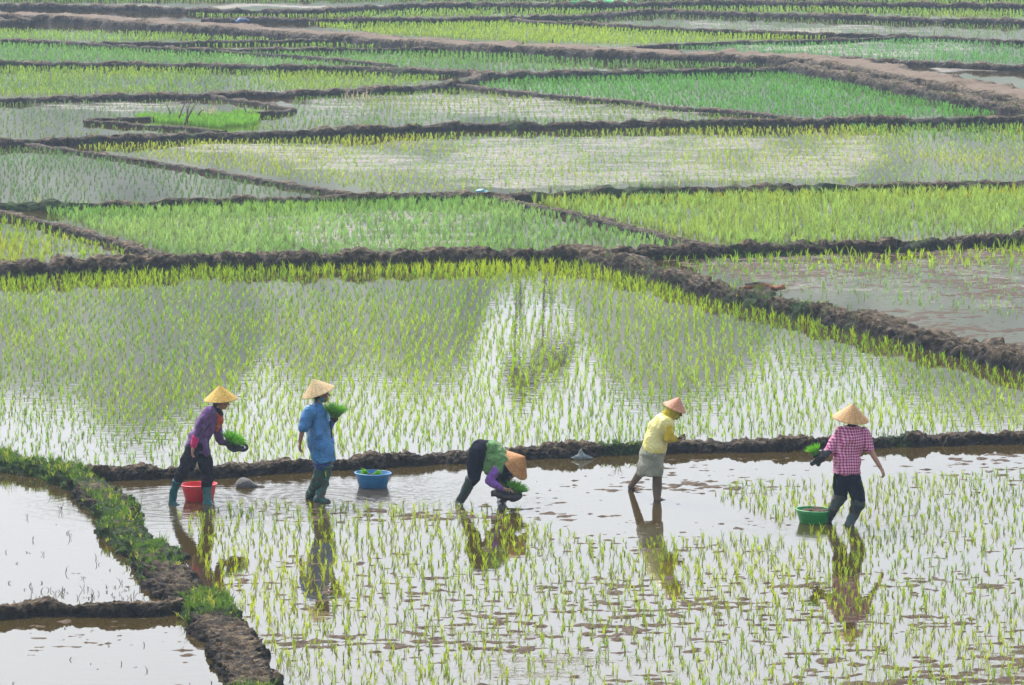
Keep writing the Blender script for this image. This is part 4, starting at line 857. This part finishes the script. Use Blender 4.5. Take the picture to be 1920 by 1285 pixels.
b = MB(); sections(b, [(q(1585.5, 888), .183, .145), (q(1586, 880), .180, .145), (q(1588, 858), .168, .135), (q(1592, 834), .172, .14), (q(1595, 818), .172, .135), (q(1596, 808), .145, .11), (q(1597, 802), .08, .075)], Y_)
b.chain([sh, q(1563, 830), el, q(1549, 851, -.06)], [.070, .066, .060, .045], 16); b.chain([sh2, q(1625, 830), q(1629, 842, -.01)], [.072, .068, .064], 16)
blob('checked_shirt', b, .009, M_PLAID, e, folds(.022, 7, 17, (1, 1, 1)), 1)
b = MB(); sections(b, [(q(1587, 884), .155, .12), (q(1588, 900), .165, .125), (q(1588, 910), .14, .11)], Y_); b.chain([q(1577, 900, .0), q(1575, 915, .03), k1, q(1572, 938, .06)], [.105, .098, .078, .065], 16); b.chain([q(1599, 900, 0), q(1605, 920, -.03), k2, q(1605, 948, -.05)], [.105, .100, .080, .068], 16); blob('trousers', b, .010, M_NAVY, e, folds(.010, 9, 6), 2)
boot(e, [q(1576, 930, .06), q(1563, 954, .03), a1], [.084, .066, .052], M_BOOTD, (-.08, .06, -.05)); boot(e, [q(1608, 944, -.05), q(1600, 965, -.02), a2], [.086, .068, .054], M_BOOTD, (-.04, .1, -.05))
face_parts(e, hc, fd, up, M_HAIR); conical_hat(e, q(1593.5, 785.5, -.0), (.13, -.18, 1), .232, .20, straw_mat('tan straw', (.76, .48, .20), (.62, .34, .12)))
e2 = empty('root_tray', q(1535, 860, -.1)); tag(e2, 'dark muddy bag in the left hand of the person in the checked shirt', 'tray', 'dark trays under held seedlings')
b = MB(); b.chain([q(1548, 850, -.09), q(1537, 858, -.12), q(1521, 870, -.12)], [.05, .075, .02], 12, (Y_, .7)); b.capsule(q(1537, 858, -.12), .07, q(1533, 871, -.12), .02); blob('bag', b, .008, M_BLACKP, e2, folds(.012, 16, 3, (1, 1, 1)), 1)
bundle((1527, 854), q, (-.35, -.1, 1), 220, .15, .55, 'small seedling bundle poking from the dark bag of the person in the checked shirt', -.12, root=.035)

# ------------------------------------------------------------------ basins and small things
def basin(px, py, r, h, m, label, tilt=0):
    p = at(px, py, 0); e = empty('basin', p); tag(e, label, 'basin', 'plastic basins standing in the mud'); M = Matrix.Translation(p-Vector((0, 0, .02))) @ Matrix.Rotation(tilt, 4, 'Y'); h += .02
    b = MB(); b.lathe([(.001, 0), (r*.70, 0), (r*.74, .008), (r*.80, h*.35), (r*.815, h*.37), (r*.88, h*.72), (r*.895, h*.74), (r*.93, h*.96), (r*.915, h*.96), (r*.86, h*.6), (r*.77, h*.2), (r*.70, .015), (.001, .014)], M, 48); b.build('bowl', m, e)
    b = MB(); b.lathe([(r*.925, h*.955), (r*.99, h*.945), (r, h*.965), (r*.995, h*1.0), (r*.93, h*1.01), (r*.905, h*.985), (r*.925, h*.955)], M, 48); b.build('rim', m, e)
    return p, e
basin(374, 938, .245, .215, plastic_mat('red plastic', (.85, .010, .018)), 'bright red plastic basin between the boots of the person in purple', R(-1.5))
pb, _ = basin(699, 912, .250, .185, plastic_mat('blue plastic', (.015, .22, .52)), 'blue plastic basin with a few seedlings inside, standing alone on the open mud', R(1))
pg, _ = basin(1526, 979, .245, .165, plastic_mat('green plastic', (.008, .34, .055)), 'green plastic basin by the boots of the person in the checked shirt', R(2))
b = MB(); b.ellipsoid(pg+Vector((.03, .05, .12)), (.19, .17, .035)); e = empty('mud_heap', pg+Vector((0, 0, .1))); tag(e, 'dark clod of root mud lying inside the green basin', 'mud heap'); blob('clod', b, .012, M_MUD, e, folds(.02, 14, 3, (1, 1, 1)), 1)
for k, (dx, dy, dd, lb) in enumerate([(-.07, .02, (-.8, -.3, .35), 'small seedling bundle lying at the left side of the blue basin'), (.02, -.02, (1, -.3, .25), 'light green seedling bundle lying flat in the middle of the blue basin')]):
    class G:
        def __call__(s, px, py, d=0): return pb+Vector((dx, dy, .15))
    bundle((680+k*20, 880), G(), dd, 140, .12, .5, lb, root=.03)
q = Frame(465, 913); e = empty('sack', q.o); tag(e, 'grey half sunken sack with a twisted neck lying in the water beside the red basin', 'sack')
b = MB(); b.ellipsoid(q(459, 908), (.125, .12, .085)); b.ellipsoid(q(468, 911), (.10, .09, .055)); b.chain([q(470, 910), q(482, 913), q(494, 915)], [.05, .025, .020]); blob('cloth', b, .010, cloth_mat('grey sacking', (.15, .145, .13), (.10, .095, .085)), e, folds(.010, 12, 3, (1, 1, 1)), 1)
b = MB(); b.lathe([(.022+.008*math.cos(t), .008*math.sin(t)) for t in np.linspace(0, 2*math.pi, 9)], Matrix.Translation(q(481, 912.5)) @ Matrix.Rotation(R(85), 4, 'Y'), 14); b.build('tie', M_BLACKP, e)
# grey-green plastic bag at the foot of the bank
q = Frame(1090, 862); e = empty('plastic_bag', q.o); tag(e, 'grey pointed plastic bag lying against the foot of the near bank', 'bag', 'litter on the banks')
b = MB(); b.chain([q(1072, 859), q(1090, 856), q(1110, 859)], [.015, .05, .015], 10, (Y_, .5)); b.chain([q(1090, 856), q(1090, 843)], [.07, .008], 10, (Y_, .6)); blob('bag', b, .008, plastic_mat('grey film', (.20, .25, .24), .3), e, folds(.008, 20, 3, (1, 1, 1)), 1)
q = Frame(912, 368); e = empty('plastic_bag', q.o); tag(e, 'teal plastic bag dropped on the crest of the far bank', 'bag', 'litter on the banks')
b = MB(); b.ellipsoid(q(904, 362, -.12), (.16, .10, .08)); b.chain([q(906, 363, -.14), q(918, 366, -.2), q(931, 370, -.22)], [.10, .07, .025]); blob('bag', b, .012, plastic_mat('teal film', (.03, .22, .26), .3), e, folds(.02, 12, 3, (1, 1, 1)), 1)
q = Frame(454, 46); e = empty('tarpaulin', q.o); tag(e, 'small dark blue tarpaulin bundle on the dirt road in the distance', 'tarpaulin')
b = MB(); b.ellipsoid(q(448, 40), (.15, .2, .10)); b.ellipsoid(q(458, 39), (.18, .2, .09)); blob('sheet', b, .02, plastic_mat('blue tarpaulin', (.03, .09, .22), .5), e, folds(.05, 6, 3, (1, 1, 1)), 1)
q = Frame(1130, 8); e = empty('net', q.o); tag(e, 'long bright green net laid along the bank at the top of the photo', 'net')
b = MB(); b.chain([q(1072, 4), q(1130, 4.5), q(1192, 5)], [.05, .07, .05], 10); blob('mesh_sheet', b, .02, plastic_mat('green net', (.05, .6, .2), .6), e, folds(.03, 6, 3, (1, 1, 1)), 1)
# orange-brown driftwood on the diagonal bank
q = Frame(1430, 553); e = empty('driftwood', q.o); tag(e, 'rust coloured broken branch lying across the crest of the diagonal bank', 'branch', 'wood lying on the banks')
M_RUST = cloth_mat('rusty wood', (.40, .15, .06), (.16, .08, .05), sc=12); b = MB(); b.chain([q(1385, 541), q(1405, 538), q(1430, 536), q(1455, 541), q(1470, 540)], [.02, .05, .055, .04, .03]); b.chain([q(1430, 536), q(1448, 533)], [.04, .015]); b.chain([q(1462, 541), q(1470, 535)], [.03, .02]); blob('branch', b, .012, M_RUST, e, folds(.02, 10, 3, (1, 1, 1)), 1)
b = MB(); b.chain([q(1398, 533.5), q(1420, 531.5), q(1436, 533)], [.02, .035, .015]); blob('bark', b, .012, M_BARK, e, folds(.01, 10, 3), 1)
q = Frame(1350, 540); e = empty('stone', q.o); tag(e, 'flat grey stone leaning on the diagonal bank left of the rusty branch', 'stone')
b = MB(); b.chain([q(1337, 541), q(1357, 533)], [.04, .05], 10, (Z_, .4)); blob('slab', b, .01, cloth_mat('grey stone', (.16, .16, .17)), e, folds(.015, 9, 3), 1)
q = Frame(1062, 478); e = empty('plank', q.o); tag(e, 'dark wooden plank set on edge along the crest of the long bank', 'plank', 'wood lying on the banks')
b = MB(); rings = [[q(px, 465+dy+(.6*math.sin(px*.3)), dd) for (dy, dd) in ((-4, 0), (-4, .05), (4, .05), (4, 0))] for px in np.linspace(1034, 1096, 12)]; b.loft(rings); b.build('board', cloth_mat('dark plank', (.07, .045, .03)), e, False)
q = Frame(1215, 490); e = empty('log', q.o); tag(e, 'pale muddy log on the bank where the banks meet right of centre', 'log', 'wood lying on the banks')
b = MB(); b.chain([q(1165, 480), q(1185, 484), q(1208, 484)], [.05, .075, .04]); blob('trunk', b, .012, cloth_mat('muddy wood', (.20, .15, .11)), e, folds(.02, 9, 3), 1)
q = Frame(1222, 482); e = empty('cloth_rag', q.o); tag(e, 'small orange and white rag caught on the bank junction right of centre', 'rag', 'litter on the banks')
b = MB(); b.ellipsoid(q(1224, 477), (.07, .05, .04)); blob('rag', b, .01, cloth_mat('orange rag', (.75, .38, .16)), e, folds(.02, 14, 3, (1, 1, 1)), 1); b = MB(); b.chain([q(1216, 477), q(1217, 466)], [.03, .012]); blob('tail', b, .01, cloth_mat('pale rag', (.5, .42, .42)), e, None, 1)
# reeds and sticks on the small loop of bank
q = Frame(350, 236); GY = [((346, 238), (352, 212), (356, 192)), ((350, 226), (360, 205), (370, 191)), ((336, 222), (342, 205), (349, 191)), ((320, 215), (316, 203), (311, 194)), ((372, 216), (378, 208), (386, 205)), ((462, 210), (458, 202), (455, 197)), ((345, 236), (356, 214), (366, 203)), ((352, 232), (351, 212), (351, 196))]
for k, pts in enumerate(GY):
    lb = ['tall dark bare stem rising in the middle of the small grassy island', 'leaning bare stem with its tip bent right on the small island', 'thin bare stem leaning right at the back of the small island', 'short bare twig leaning left at the left of the island stems', 'short arched twig right of the island stems', 'lone short twig on the right arm of the small looped bank', 'thick low bare stem crossing the island stems', 'upright thin bare stem between the leaning island stems'][k]
    P3 = [q(*p) for p in pts]; b = MB(); P3 = spline([tuple(p) for p in P3], .12); b.tube([tuple(p) for p in P3], list(np.linspace(.022, .008, len(P3))), 6); o = b.build('dead_stem', M_BARK, None); tag(o, lb, 'dead stem', 'bare stems on the small island')
# pale dry tufts of grass on the far banks
tp = []
for (px, py, n) in [(390, 212, 14), (396, 214, 10), (655, 182, 8), (685, 182, 8), (672, 182, 5)]:
    p = at(px, py, .12)
    for k in range(n): tp.append((p.x+rng.normal(0, .12), p.y+rng.normal(0, .1), .05))
tp = np.array(tp); V, T, ix = blades(tp, np.full(len(tp), .36), .012, .6, 1, 91); tag(link('dry_grass', raw_mesh('dry_grass', V, T, False, {'tint': np.repeat([[.62, .52, .36]], len(V), 0)}), None, M_GRASS), kind='stuff')
